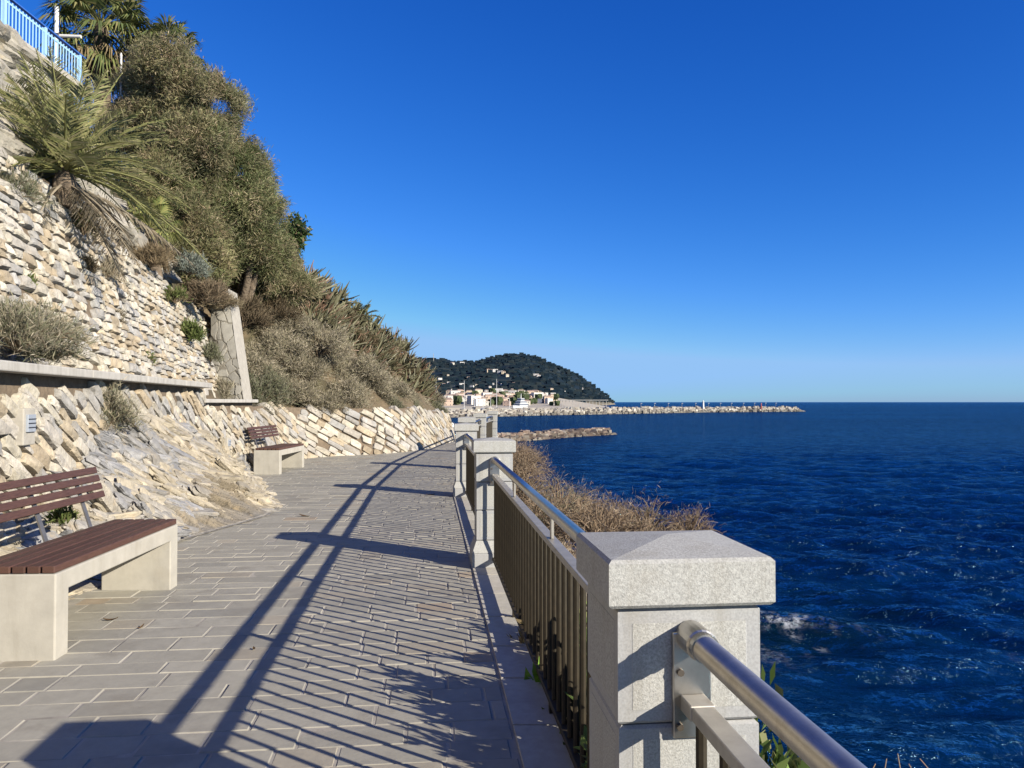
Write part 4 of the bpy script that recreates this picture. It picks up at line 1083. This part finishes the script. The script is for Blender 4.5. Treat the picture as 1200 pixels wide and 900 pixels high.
# ------------------------------------------------------------------ blue fence, poles
def blue_fence():
    X, ZF = -11.0, 1.5 + .4426 * 17.96
    y0, y1 = 11.9, 19.45
    r = root('blue_fence', 'light blue picket fence with a deep blue handrail on top of the slope', 'fence', (X, (y0 + y1) / 2, ZF))
    mb = MB(); mb.box((X + .05, (y0 + y1) / 2, ZF - .09), (.5, y1 - y0 + .3, .13)); obj('base_slab', mb, M['coping'], r)
    mb = MB(); mb.box((X, (y0 + y1) / 2, ZF + .88), (.09, y1 - y0 + .5, .035)); obj('handrail', mb, M['dblue'], r, bevel=.006)
    for z in (.14, .76):
        mb = MB(); mb.box((X, (y0 + y1) / 2, ZF + z), (.03, y1 - y0, .045)); obj('rail', mb, M['blue'], r)
    y = y1; me = None
    while y > y0:
        mb = MB(); mb.box((X + .012, y, ZF + .43), (.07, .075, .86)); obj('post', mb, M['blue'], r, bevel=.006)
        y -= 1.45
    y = y1 - .12
    while y > y0:
        if me is None:
            mb = MB(); mb.box((0, 0, .44), (.016, .028, .74)); o = obj('picket', mb, M['blue'], r, local=True); me = o.data
        else: o = bpy.data.objects.new('picket', me); COL.objects.link(o); o.parent = r
        o.location = (.024, y - r.location[1], .0); y -= .1208
blue_fence()
def poles():
    p = at(66, 38, 20.5); r = root('white_lamp_post', 'white post with a short horizontal arm behind the blue fence', 'lamp post', (p[0], p[1], 8.9))
    t = at(66.5, 8, 20.5)
    mb = MB(); mb.tube([(p[0], p[1], 8.9), (t[0], p[1], t[2])], .055, 12); obj('post', mb, M['white'], r, smooth=False)
    e = at(95, 43, 20.5); s = at(67, 42, 20.5); mb = MB(); mb.tube([s, e], .045, 12); obj('arm', mb, M['white'], r)
    mb = MB(); mb.box(s, (.16, .16, .10)); obj('clamp', mb, M['bench_steel'], r)
    p = at(142, 122, 20.0); t = at(142, 66, 20.0); r = root('thin_white_pole', 'thin white pole between the fan palms', 'pole', (p[0], p[1], 5.8))
    mb = MB(); mb.tube([(p[0], p[1], 5.8), t], .026, 8); obj('shaft', mb, M['white'], r)
    mb = MB(); mb.tube([t, t + np.array([0, 0, .09])], [.035, .015], 8); obj('finial', mb, M['white'], r)
poles()
# ------------------------------------------------------------------ sea
def build_sea():
    def axis(lo, hi, s, g, far):
        a = list(np.arange(lo, hi, s)); st = s
        while a[-1] < far: st = min(st * g, far / 8); a.append(a[-1] + st)
        return np.array(a)
    ys = axis(8, 46, .17, 1.021, 26000)
    xr = axis(-1, 32, .18, 1.021, 24000); xl = -axis(1.3, 4, .5, 1.09, 12000)[::-1]
    xs = np.concatenate([xl, xr]); ys = np.concatenate([np.array([-400, -100, -30, -8, 0, 4]), ys])
    X, Y = np.meshgrid(xs, ys, indexing='ij'); sx = np.gradient(xs)[:, None]; sy = np.gradient(ys)[None]
    sp = np.maximum(sx, sy) + 0 * X
    Z = np.zeros_like(X); rs = np.random.default_rng(4)
    dep = np.clip((X - 3.0) / 10, .35, 1)
    for i in range(46):
        lam = math.exp(rs.uniform(math.log(.6), math.log(7.5))); th = rs.normal(-1.95, .42)
        k = 2 * PI / lam; amp = .0150 * lam ** .66 * rs.uniform(.5, 1.1); ph = rs.uniform(0, 6.28)
        fade = np.clip((lam / sp - 2.5) / 3, 0, 1)
        warp = .9 * (vnoise(np.stack([X, Y, 0 * X], -1), .09, i) - .5) * 6
        a = k * (X * math.cos(th) + Y * math.sin(th)) + ph + warp
        Z += amp * fade * dep * (np.sin(a) + .28 * np.sin(2 * a + 1.3))
    # one breaking swell coming in to the shore
    xc = np.clip(X, 3, 30); yc = 25.2 - (X - 8) * .55 + .9 * np.sin(X * .55) + .4 * np.sin(X * 1.4 + 1)
    dcr = (Y - yc); sw = .42 * np.exp(-(dcr / np.where(dcr > 0, 1.5, .75)) ** 2) * np.clip((X - 3) / 3, 0, 1) * np.clip((26 - X) / 8, 0, 1) * (.55 + .9 * vnoise(np.stack([X, Y, 0 * X], -1), .35, 91))
    Z += sw
    yc2 = 35.5 - (X - 8) * .42 + 1.1 * np.sin(X * .31 + 2)
    d2 = Y - yc2; Z += .26 * np.exp(-(d2 / np.where(d2 > 0, 1.7, .9)) ** 2) * np.clip((X - 4) / 4, 0, 1) * np.clip((40 - X) / 10, 0, 1) * (.3 + 1.1 * vnoise(np.stack([X, Y, 0 * X], -1), .25, 97))
    P = np.stack([X, Y, SEA + Z], -1)
    # foam on the crest, on the wash in front of the pillar and at the rocks
    n1 = vnoise(np.stack([X * 1.0, Y * .6, 0 * X], -1), 2.6, 55, 4); n2 = vnoise(np.stack([X * 2.2, Y * .8, 0 * X], -1), 1.4, 57, 4)
    foam = np.exp(-((dcr + .25) / .32) ** 2) * np.exp(-((X - 8.3) / .8) ** 2) * np.clip((n1 - .44) * 11, 0, 1)
    foam += np.exp(-((Y - 23.3) / 1.6) ** 2) * np.exp(-((X - 6.7) / 1.5) ** 2) * np.clip((n2 - .56) * 12, 0, .6)
    shore = 3.4 + rail_x(np.clip(Y, -10, 38)) - np.clip(Y - 38, 0, 100)
    foam += np.exp(-((X - shore) / 1.2) ** 2) * np.clip((n2 - .46) * 6, 0, .9) * (Y < 60)
    foam += np.clip((vnoise(np.stack([X, Y, 0 * X], -1), .22, 64, 2) - .62) * 4, 0, 1) * np.clip((n2 - .60) * 9, 0, .7) * (X < 16) * (Y < 26)
    sh = np.clip(1.3 - (X - shore) / 10, 0, 1) * (Y < 70); patch = np.clip((vnoise(np.stack([X, Y, 0 * X], -1), .25, 71, 3) - .42) * 3.5, 0, 1)
    Cc = np.stack([np.clip(foam, 0, 1), np.clip(sh * (.35 + .65 * patch), 0, 1), vnoise(np.stack([X, Y * .5, 0 * X], -1), .05, 73, 3)], -1)
    mb = MB(); mb.grid(P[:, :, :].transpose(1, 0, 2), Cc.transpose(1, 0, 2))
    m = bpy.data.materials.new('sea_water'); m.use_nodes = True; nt = m.node_tree; nd = nt.nodes; lk = nt.links; nd.remove(nd['Principled BSDF'])
    body = nd.new('ShaderNodeBsdfDiffuse'); gl = nd.new('ShaderNodeBsdfGlossy'); fr_ = nd.new('ShaderNodeFresnel'); fr_.inputs['IOR'].default_value = 1.33
    at_ = nd.new('ShaderNodeAttribute'); at_.attribute_name = 'Col'; sep = nd.new('ShaderNodeSeparateColor'); lk.new(at_.outputs['Color'], sep.inputs[0])
    tc = nd.new('ShaderNodeTexCoord')
    def mix(fac, a, c):
        x = nd.new('ShaderNodeMix'); x.data_type = 'RGBA'; lk.new(fac, x.inputs[0])
        for s, val in ((6, a), (7, c)):
            if isinstance(val, tuple): x.inputs[s].default_value = (*val, 1)
            else: lk.new(val, x.inputs[s])
        return x.outputs[2]
    # slow tone patches on the open sea (current streaks)
    mp = nd.new('ShaderNodeMapping'); mp.inputs['Scale'].default_value = (.006, .016, 1); lk.new(tc.outputs['Object'], mp.inputs[0])
    ns = nd.new('ShaderNodeTexNoise'); ns.inputs['Scale'].default_value = 1; ns.inputs['Detail'].default_value = 7; ns.inputs['Roughness'].default_value = .6; lk.new(mp.outputs[0], ns.inputs['Vector'])
    mr = nd.new('ShaderNodeMapRange'); mr.inputs[1].default_value = .35; mr.inputs[2].default_value = .65; lk.new(ns.outputs[0], mr.inputs[0])
    deep = mix(mr.outputs[0], (.0002, .0050, .027), (.0004, .014, .055))
    c = mix(sep.outputs[1], deep, (.0008, .008, .011))
    fn = nd.new('ShaderNodeTexNoise'); fn.inputs['Scale'].default_value = 5; fn.inputs['Detail'].default_value = 6; fn.inputs['Roughness'].default_value = .7; lk.new(tc.outputs['Object'], fn.inputs['Vector'])
    fm = nd.new('ShaderNodeMapRange'); fm.inputs[1].default_value = .44; fm.inputs[2].default_value = .60; lk.new(fn.outputs[0], fm.inputs[0])
    fx = nd.new('ShaderNodeMath'); fx.operation = 'MULTIPLY'; lk.new(fm.outputs[0], fx.inputs[0]); lk.new(sep.outputs[0], fx.inputs[1])
    c = mix(fx.outputs[0], c, (.55, .58, .60))
    lk.new(c, body.inputs['Color'])
    gl.inputs['Roughness'].default_value = .11; gl.inputs['Color'].default_value = (.34, .72, 1, 1)
    # a wind-roughened sea never mirrors fully at grazing angles: its mean reflectance levels off
    fc = nd.new('ShaderNodeMath'); fc.operation = 'MINIMUM'; lk.new(fr_.outputs[0], fc.inputs[0])
    rmp = nd.new('ShaderNodeMapping'); rmp.inputs['Scale'].default_value = (.8, 1.5, .5); rmp.inputs['Rotation'].default_value = (0, 0, .22); lk.new(tc.outputs['Object'], rmp.inputs[0])
    rns = nd.new('ShaderNodeTexNoise'); rns.inputs['Scale'].default_value = 1; rns.inputs['Detail'].default_value = 9; rns.inputs['Roughness'].default_value = .74; lk.new(rmp.outputs[0], rns.inputs['Vector'])
    rmr = nd.new('ShaderNodeMapRange'); rmr.inputs[1].default_value = .42; rmr.inputs[2].default_value = .66; rmr.inputs[3].default_value = .16; rmr.inputs[4].default_value = .85
    lk.new(rns.outputs[0], rmr.inputs[0]); lk.new(rmr.outputs[0], fc.inputs[1])
    nf = nd.new('ShaderNodeMath'); nf.operation = 'SUBTRACT'; nf.inputs[0].default_value = 1.0; lk.new(fx.outputs[0], nf.inputs[1])
    ff = nd.new('ShaderNodeMath'); ff.operation = 'MULTIPLY'; lk.new(fc.outputs[0], ff.inputs[0]); lk.new(nf.outputs[0], ff.inputs[1])
    ms_ = nd.new('ShaderNodeMixShader'); lk.new(ff.outputs[0], ms_.inputs[0]); lk.new(body.outputs[0], ms_.inputs[1]); lk.new(gl.outputs[0], ms_.inputs[2])
    lk.new(ms_.outputs[0], nd['Material Output'].inputs[0])
    prev = None
    for sc, st, dist, sx_ in ((.42, 1.0, 1.25, 1.45), (1.5, 1.0, .55, 1.1), (5.0, .9, .11, 1.1)):
        mp = nd.new('ShaderNodeMapping'); mp.inputs['Scale'].default_value = (sc, sc * sx_, sc); mp.inputs['Rotation'].default_value = (0, 0, .35); lk.new(tc.outputs['Object'], mp.inputs[0])
        ns = nd.new('ShaderNodeTexNoise'); ns.inputs['Scale'].default_value = 1; ns.inputs['Detail'].default_value = 4; lk.new(mp.outputs[0], ns.inputs['Vector'])
        bp = nd.new('ShaderNodeBump'); bp.inputs['Strength'].default_value = st; bp.inputs['Distance'].default_value = dist
        lk.new(ns.outputs[0], bp.inputs['Height'])
        if prev: lk.new(prev, bp.inputs['Normal'])
        prev = bp.outputs[0]
    for q in (gl, fr_): lk.new(prev, q.inputs['Normal'])
    tag(obj('sea', mb, m, smooth=True), kind='structure')
build_sea()

# ------------------------------------------------------------------ far coast
HEADX = [200, 300, 400, 470, 497, 520, 545, 560, 580, 600, 615, 630, 650, 670, 690, 705, 714, 719]
HEADY = [395, 405, 414, 418, 420, 421, 424, 423, 418, 415, 415, 420, 427, 436, 449, 460, 468.5, 471.5]
def ridge_z(px, d): return EYE + (471 - np.interp(px, HEADX, HEADY)) / 906 * d
def build_headland():
    pxs = np.linspace(200, 719, 420); t = np.linspace(0, 1, 90)
    D1 = 2300.0
    P = np.zeros((len(pxs), len(t), 3))
    xr = (pxs - 600) / 906 * D1
    zr = ridge_z(pxs, D1)
    ys = np.where(t < .8, 1050 + (D1 - 1050) * (t / .8), D1 + (t - .8) / .2 * 900)
    for j, tt in enumerate(t):
        k = min(tt / .8, 1.0); f = k ** 1.15
        if tt > .8: f = 1 - ((tt - .8) / .2) ** 1.5
        shore = np.interp(pxs, [200, 640, 700, 719], [0, 0, .35, .7])   # the point pulls back from the near shore
        kk = np.clip((k - shore) / (1 - shore), 0, 1)
        f = kk ** 1.12 if tt <= .8 else f
        P[:, j, 0] = np.where(xr > 0, xr * (.25 + .75 * min(ys[j], D1) / D1), xr); P[:, j, 1] = ys[j]; P[:, j, 2] = SEA - 6 + (zr - SEA + 6) * f
    hgt = P[..., 2] - SEA
    n = vnoise(P, 1 / 210., 61, 5) - .5; n2 = vnoise(P, 1 / 28., 63, 3) - .5
    env = np.clip(hgt / 60, 0, 1) * np.clip((.8 - t) / .12, 0, 1)[None]
    P[..., 2] += n * 46 * env + n2 * 7 * np.clip(hgt / 20, 0, 1) * np.where(t < .8, 1, .3)[None]
    nn = vnoise(P, 1 / 60., 68, 4)
    c = np.where((nn > .56)[..., None], [.032, .042, .046], [.014, .024, .036])  # wooded greens pushed to blue: distance haze put into the colour
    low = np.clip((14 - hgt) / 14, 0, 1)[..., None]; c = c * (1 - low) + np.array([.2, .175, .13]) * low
    # bare pale scar near the point and the cliff foot
    mb = MB(); mb.grid(P, c); tag(obj('headland', mb, M['hill'], smooth=True), kind='structure')
    # wooded cover: crowns by the thousand, one mass
    ico_v, ico_f = stone_template(1)
    rs = np.random.default_rng(31); n = 5200
    i = rs.integers(0, len(pxs), n); j = (rs.uniform(.12, .86, n) * (len(t) - 1)).astype(int)
    C = P[i, j] + np.stack([rs.normal(0, 4, n), rs.normal(0, 5, n), np.zeros(n)], 1)
    ok = (P[i, j, 2] > SEA + 8); C = C[ok]; n = len(C); sz = rs.uniform(2.5, 6.5, n)
    V = C[:, None] + ico_v[None] * np.stack([sz, sz, sz * .85], 1)[:, None] * rs.uniform(.75, 1.25, (n, len(ico_v), 1))
    F = (ico_f[None] + (np.arange(n) * len(ico_v))[:, None, None]).reshape(-1, 4)
    cc = np.array([[.012, .022, .031], [.017, .028, .036], [.025, .034, .038], [.010, .019, .029]])[rs.integers(0, 4, n)]  # crown colours carry painted haze too, bluer than the foliage itself
    mb = MB(); mb.add(V.reshape(-1, 3), F, np.repeat(cc, len(ico_v), 0)); tag(obj('headland_woods', mb, M['farwood']), 'dark evergreen woods covering the far headland', 'woods', kind='stuff')
    return P, pxs, t
HP, HPX, HT = build_headland()

def head_point(px, py):
    """point of the headland's near face seen at that picture position"""
    i = int(np.argmin(np.abs(HPX - px))); col = HP[i]
    best = None
    for j in range(len(HT)):
        # true screen column drifts with distance: use the face point on this ray
        y = col[j, 1]; X = (px - 600) / 906 * y
        ii = int(np.argmin(np.abs(HP[:, j, 0] - X))); z = HP[ii, j, 2]
        s = 471 - 906 * (z - EYE) / y
        if s <= py and z > SEA + .5: return np.array([X, y, z])
    return np.array([(px - 600) / 906 * 1300, 1300, EYE + (471 - py) / 906 * 1300])

WALLC = [(.72, .68, .60), (.78, .75, .70), (.70, .58, .42), (.66, .50, .38), (.74, .68, .52), (.80, .78, .74), (.62, .46, .36)]
def house_proto(w_, d_, h_, wc, rc, flat, name):
    r = bpy.data.objects.new(name, None); COL.objects.link(r)
    mb = MB(); mb.box((0, 0, h_ / 2 - 1.5), (w_, d_, h_ + 3), col=wc); obj('wall', mb, M['housew'], r, local=True)
    mb = MB()
    if flat: mb.box((0, 0, h_ + .25), (w_ + .4, d_ + .4, .5), col=rc)
    else:
        a, b = w_ / 2 + .5, d_ / 2 + .5; rh = 1.9
        mb.add([(-a, -b, h_ + .02), (a, -b, h_ + .02), (a, b, h_ + .02), (-a, b, h_ + .02), (-a * .55, 0, h_ + rh), (a * .55, 0, h_ + rh)], [[0, 1, 5, 4], [2, 3, 4, 5], [3, 2, 1, 0]], rc)
        mb.f.append(np.array([[1, 2, 5], [3, 0, 4]])); mb.mi.append(np.zeros(2, np.int32))
    obj('roof', mb, M['roof'], r, local=True)
    nf = min(2, max(1, int(h_ / 3)))
    for fl in range(nf):
        for q in range(2):
            mb = MB(); mb.box(((-.25 + .5 * q) * w_, -d_ / 2 - .03, (fl + .5) * h_ / nf), (1.6, .14, 1.9)); obj('window', mb, M['window'], r, local=True)
    return r
def build_town():
    rs = np.random.default_rng(77); protos = {}
    def place(kind, p, label, group, cat='house', scale=1.0):
        w_, d_, h_, wc, rc, flat, nm = kind
        key = kind
        if key not in protos:
            o = house_proto(w_, d_, h_, wc, rc, flat, nm); protos[key] = o; o.location = tuple(p); o.scale = (scale,) * 3
            o.rotation_euler = (0, 0, rs.normal(.25, .3)); tag(o, label, cat, group)
        else: dup(protos[key], tuple(p), label, rz=rs.normal(.25, .3), scale=scale, group=group, cat=cat)
    RED = (.29, .21, .165); GR = (.42, .40, .37)
    villas = [(12, 9, 6, WALLC[i], RED, False, 'hillside_house') for i in (0, 1, 2, 5)] + [(16, 10, 7, WALLC[5], GR, True, 'hillside_house'), (9, 8, 5, WALLC[4], RED, False, 'hillside_house')]
    blocks = [(16, 10, 12, WALLC[i], RED, False, 'waterfront_building') for i in (0, 3, 4, 6)] + [(20, 11, 15, WALLC[1], GR, True, 'waterfront_building'), (12, 9, 9, WALLC[5], GR, True, 'waterfront_building'), (14, 9, 10, WALLC[2], RED, False, 'waterfront_building')]
    hill = [(530, 428), (541, 427), (572, 436), (576, 437), (580, 436), (586, 437), (590, 440), (594, 442), (549, 444), (551, 447), (584, 450), (588, 452), (577, 452), (574, 455), (595, 452), (602, 451),
            (628, 441), (631, 442), (682, 457), (660, 461), (633, 462), (613, 455), (611, 458), (600, 458), (596, 461), (533, 455), (537, 456), (541, 452), (531, 460), (526, 450), (520, 452), (515, 446),
            (610, 461), (622, 460), (605, 466), (564, 447), (558, 452), (553, 455), (646, 458), (525, 441), (537, 463), (570, 460), (618, 466), (640, 466)]
    for px, py in hill:
        p = head_point(px, py); sc = p[1] / 1900 * (1.0 if py < 448 else .8)
        place(villas[rs.integers(0, len(villas))], p, 'small pale villa among the trees of the far headland', 'villas on the far headland', scale=max(.45, sc * rs.uniform(.6, .95)))
    for k in range(130):
        px = 522 + (k * 1.73) % 128 + rs.normal(0, 1); d = rs.uniform(760, 1040); py = rs.uniform(462, 479)
        z = max(SEA + 2.0, EYE + (471 - py) / 906 * d - 6); z = SEA + 2 + max(0, (d - 760) / 280 * 14)
        place(blocks[rs.integers(0, len(blocks))], ((px - 600) / 906 * d, d, z), 'pale building crowded along the harbour front across the bay', 'buildings of the harbour town', cat='building', scale=rs.uniform(.38, .66))
    # town terrace under the buildings
    mb = MB(); P = np.zeros((2, 3, 3))
    mb.add([(-160, 720, SEA + 1.6), (52, 720, SEA + 1.6), (50, 1060, SEA + 15), (-240, 1060, SEA + 15), (-160, 716, SEA - 3), (75, 712, SEA - 3), (150, 1060, SEA - 3), (-240, 1064, SEA - 3)],
           [[0, 1, 2, 3], [0, 4, 5, 1], [1, 5, 6, 2], [3, 7, 4, 0], [2, 6, 7, 3]]); tag(obj('harbour_ground', mb, M['sand']), kind='structure')
    # trees in the town
    tv, tf = stone_template(2)
    for k in range(40):
        d = rs.uniform(740, 1030); px = rs.uniform(523, 660); x = (px - 600) / 906 * d; z = SEA + 2 + max(0, (d - 760) / 280 * 14)
        if k == 0:
            mb = MB(); mb.tube([(0, 0, -1), (0, 0, 3)], [.4, .3], 6, col=(.12, .09, .06)); mb2 = MB()
            for q in range(9):
                c = rs.normal(0, 1.5, 3) + np.array([0, 0, 5]); mb2.add(tv * rs.uniform(1.2, 2.3) * rs.uniform(.8, 1.2, (len(tv), 1)) + c, tf, np.array([.045, .058, .03]) * rs.uniform(.7, 1.3))
            t0 = root('town_tree', 'small dark tree between the harbour buildings', 'tree', (x, d, z), 'trees of the harbour town')
            obj('trunk', mb, M['bark'], t0, local=True); obj('crown', mb2, M['farwood'], t0, local=True)
        else: dup(t0, (x, d, z), scale=rs.uniform(.6, 1.2), rz=rs.uniform(0, 6))
    # long pavilion on the pier near the point
    r = root('pier_pavilion', 'long white flat roofed pavilion on columns below the headland tip', 'pavilion', (72, 620, SEA + 4))
    a, b = at(657, 471, 640), at(712, 471, 640); x0, x1 = a[0], b[0]; zr = EYE + 1.5
    mb = MB(); mb.box(((x0 + x1) / 2, 640, zr), (x1 - x0, 9, .5)); obj('roof', mb, M['coping'], r)
    for k in range(14):
        x = x0 + (k + .5) * (x1 - x0) / 14; mb = MB(); mb.box((x, 637, (zr + SEA + 1) / 2 - .2), (.4, .4, zr - SEA - 1.5)); obj('column', mb, M['coping'], r)
    mb = MB(); mb.box(((x0 + x1) / 2 - 9, 642, SEA + 2.0), ((x1 - x0) * .35, 4, 1.8), col=(.66, .62, .54)); obj('back_wall', mb, M['housew'], r)
build_town()

def boulders(name, label, pts, width, top, n, sz, cols, seed, kind='stuff'):
    """heap of boulders along a line of (x, y)"""
    rs = np.random.default_rng(seed); tv, tf = stone_template(2)
    pa = Path2(pts); u = rs.uniform(0, pa.len, n); x, y, tx, ty = pa.at(u)
    o = rs.uniform(-1, 1, n); z = SEA - .6 + (1 - np.abs(o) ** 1.3) * top * np.clip(np.minimum(u, pa.len - u) / (width * .8), .15, 1) * rs.uniform(.75, 1.05, n)
    C = np.stack([x + ty * o * width, y - tx * o * width, z], 1)
    s = rs.uniform(sz[0], sz[1], (n, 1)) * rs.uniform(.7, 1.2, (n, 3))
    fr = rs.normal(0, 2, (n, 3, 3)); d = np.sin(np.einsum('vk,skm->svm', tv, fr) + rs.uniform(0, 6, (n, 1, 3)))
    an = rs.uniform(0, 6.28, n); V = (tv[None] * (1 + .22 * d)) * s[:, None]
    ca, sa = np.cos(an)[:, None], np.sin(an)[:, None]
    V = np.stack([V[..., 0] * ca - V[..., 1] * sa, V[..., 0] * sa + V[..., 1] * ca, V[..., 2]], -1) + C[:, None]
    c = np.array(cols)[rs.integers(0, len(cols), n)] * rs.uniform(.75, 1.2, (n, 1))
    c = np.where((z < SEA + .5)[:, None], c * .55, c)
    F = (tf[None] + (np.arange(n) * len(tv))[:, None, None]).reshape(-1, 4)
    mb = MB(); mb.add(V.reshape(-1, 3), F, np.repeat(c, len(tv), 0))
    o_ = obj(name, mb, M['boulder']); tag(o_, label, 'breakwater', kind=kind); return o_
sea_pt = lambda px, py: (lambda d: ((px - 600) / 906 * d, d))(906 * (EYE - SEA) / (py - 471))
PALEB = [(.36, .33, .28), (.30, .27, .22), (.40, .375, .33), (.24, .21, .18)]
BRB = [(.20, .145, .11), (.26, .205, .16), (.16, .12, .10), (.31, .27, .22)]
bw = [sea_pt(500, 489.5), sea_pt(560, 488.4), sea_pt(620, 486.8), sea_pt(720, 485), sea_pt(820, 483.2), sea_pt(938, 482.2)]
boulders('breakwater', 'long pale boulder breakwater reaching far out to sea', [(x, y + 3) for x, y in bw], 6.0, 3.3, 2600, (.7, 1.5), PALEB, 3)
# quay wall behind the breakwater
mb = MB(); pq = Path2([(x, y + 9) for x, y in bw[:5]]); us = np.linspace(0, pq.len, 60); x, y, tx, ty = pq.at(us)
P = np.stack([np.stack([x, y, SEA - 1 + 0 * x], -1), np.stack([x, y, SEA + 3.0 + 0 * x], -1), np.stack([x, y + 5, SEA + 3.0 + 0 * x], -1), np.stack([x, y + 5, SEA - 1 + 0 * x], -1)], 1)
mb.grid(P); tag(obj('quay', mb, M['sand']), kind='structure')
boulders('breakwater', 'low brown boulder groyne close behind the pillars', [sea_pt(560, 518.5), sea_pt(610, 515.5), sea_pt(660, 511.5), sea_pt(714, 508.5)], 2.6, 1.45, 900, (.35, .8), BRB, 9)
boulders('shore_rocks', 'brown sea washed rocks along the foot of the slope', [(2.9, 10), (2.6, 18), (2.5, 26), (2.5, 31), (1.4, 35), (-1.5, 37.5)], 1.2, .8, 320, (.25, .6), BRB, 13)

def lighthouse():
    d = 470.0; x = (824 - 600) / 906 * d
    r = root('lighthouse', 'small white lighthouse tower on the breakwater', 'lighthouse', (x, d, SEA + 2.8))
    z = SEA + 2.8
    mb = MB(); mb.tube([(x, d, z), (x, d, z + 4.2)], [.65, .52], 14); obj('tower', mb, M['white'], r)
    mb = MB(); mb.tube([(x, d, z + 4.2), (x, d, z + 4.4)], .75, 14); obj('gallery', mb, M['white'], r)
    mb = MB(); mb.tube([(x, d, z + 4.4), (x, d, z + 5.0), (x, d, z + 5.3)], [.3, .3, .05], 10); obj('lantern', mb, M['white'], r)
lighthouse()
def mole_lamps():
    proto = None
    for px in (751, 767, 783, 799, 815, 830, 844, 857, 871, 884, 897, 909):
        d = np.interp(px, [720, 820, 938], [430, 480, 560]); x = (px - 600) / 906 * d; z = SEA + 2.8
        if proto is None:
            proto = root('mole_lamp', 'slim lamp post in the row along the far breakwater', 'lamp post', (x, d, z), 'lamp posts along the breakwater')
            mb = MB(); mb.tube([(0, 0, -1), (0, 0, 3.4)], [.15, .10], 6); obj('post', mb, M['bench_steel'], proto, local=True)
            mb = MB(); mb.box((.3, 0, 3.4), (.9, .3, .18)); obj('lamp_head', mb, M['white'], proto, local=True)
        else: dup(proto, (x, d, z))
    d = 540.0; x = (892 - 600) / 906 * d
    r = root('red_beacon', 'red beacon post among the lamp posts near the breakwater end', 'beacon', (x, d, SEA + 2.8))
    mr_ = mat('beacon_red', (.45, .06, .04), .5); mb = MB(); mb.tube([(0, 0, -1), (0, 0, 2.8)], .28, 8); obj('post', mb, mr_, r, local=True)
    mb = MB(); mb.tube([(0, 0, 2.8), (0, 0, 3.5)], [.4, .15], 8); obj('lamp', mb, mr_, r, local=True)
mole_lamps()

def hull_mb(L, B, H, col):
    mb = MB(); n = 14; t = np.linspace(0, 1, n); w_ = B / 2 * np.sin(np.clip(t * 1.25 + .18, 0, 1) * PI * .5) ** .8 * np.where(t > .6, np.cos((t - .6) / .4 * PI / 2) ** .7, 1) + .02
    P = np.stack([np.stack([-w_, t * L - L / 2, H * (1 + .35 * t ** 2)], -1), np.stack([-w_ * .7, t * L * .96 - L / 2, 0 * t - .3], -1), np.stack([w_ * .7, t * L * .96 - L / 2, 0 * t - .3], -1), np.stack([w_, t * L - L / 2, H * (1 + .35 * t ** 2)], -1)], 1)
    mb.grid(P, np.tile(np.array(col), (n, 4, 1))); mb.grid(np.stack([P[:, 3], P[:, 0]], 1), np.tile(np.array(col), (n, 2, 1))); return mb
def boats():
    gl = mat('yacht_glass', (.02, .035, .07), .2)
    d = 640.0; p = ((609 - 600) / 906 * d, d, SEA)
    r = root('motor_yacht', 'large white motor yacht with dark window bands moored in the harbour', 'yacht', p, rz=2.6)
    obj('hull', hull_mb(22, 7, 3.2, (.78, .78, .78)), M['housew'], r, local=True)
    for k, (w_, l_, z) in enumerate(((6, 14, 3.3), (5, 10, 5.6), (3.8, 6, 7.9))):
        mb = MB(); mb.box((0, -2, z + 1.1), (w_, l_, 2.2), col=(.78, .78, .78)); o = obj('deck_house', mb, M['housew'], r, local=True, bevel=.3)
        mb = MB(); mb.box((0, -2, z + 1.35), (w_ + .1, l_ + .1, .85)); obj('window_band', mb, gl, o, local=True)
    mb = MB(); mb.tube([(0, -2, 10), (0, -2.4, 14)], [.4, .15], 8); obj('mast', mb, M['white'], r, local=True)
    d = 330.0; p = ((605 - 600) / 906 * 385, 385, SEA + .05); r = root('rowing_boat', 'small dark boat floating in front of the breakwater', 'boat', p, rz=1.5)
    obj('hull', hull_mb(5.2, 1.8, .75, (.03, .035, .05)), M['housew'], r, local=True)
    mb = MB(); mb.box((0, 0, .62), (1.3, .35, .08)); obj('thwart', mb, M['wood'], r, local=True)
    masts = [(582, 444, 'tallest'), (544, 446, 'second tallest'), (575, 463, 'stout short'), (511, 447, 'leftmost'), (597, 466, 'short right'), (566, 464, 'short middle'), (556, 462, 'short left')]
    proto = None
    for px, py, lb in masts:
        d = 660.0; x = (px - 600) / 906 * d; h = EYE + (471 - py) / 906 * d - SEA
        r = root('sailing_boat', 'moored sailing boat with the %s bare mast in the harbour' % lb, 'sailing boat', (x, d, SEA), 'sailing boats in the harbour', rz=.4)
        if proto is None: o = obj('hull', hull_mb(10, 3, 1.3, (.75, .75, .74)), M['housew'], r, local=True); proto = o
        else: o = proto.copy(); COL.objects.link(o); o.parent = r
        mb = MB(); mb.tube([(0, 0, .9), (0, 0, h)], [.24, .14], 6); obj('mast', mb, M['white'], r, local=True)
        mb = MB(); mb.tube([(0, -.2, 2.2), (0, -4, 2.3)], .12, 6); obj('boom', mb, M['white'], r, local=True)
    p = head_point(508, 424); r = root('radio_mast', 'thin radio mast on the crest of the far headland', 'mast', (p[0] , p[1], p[2] - 3))
    mb = MB(); mb.tube([(0, 0, 0), (0, 0, 26)], [.9, .5], 6); obj('mast_shaft', mb, M['bench_steel'], r, local=True)
    mb = MB(); mb.box((0, 0, 18), (2.2, 1, 1)); obj('antenna', mb, M['bench_steel'], r, local=True)
boats()
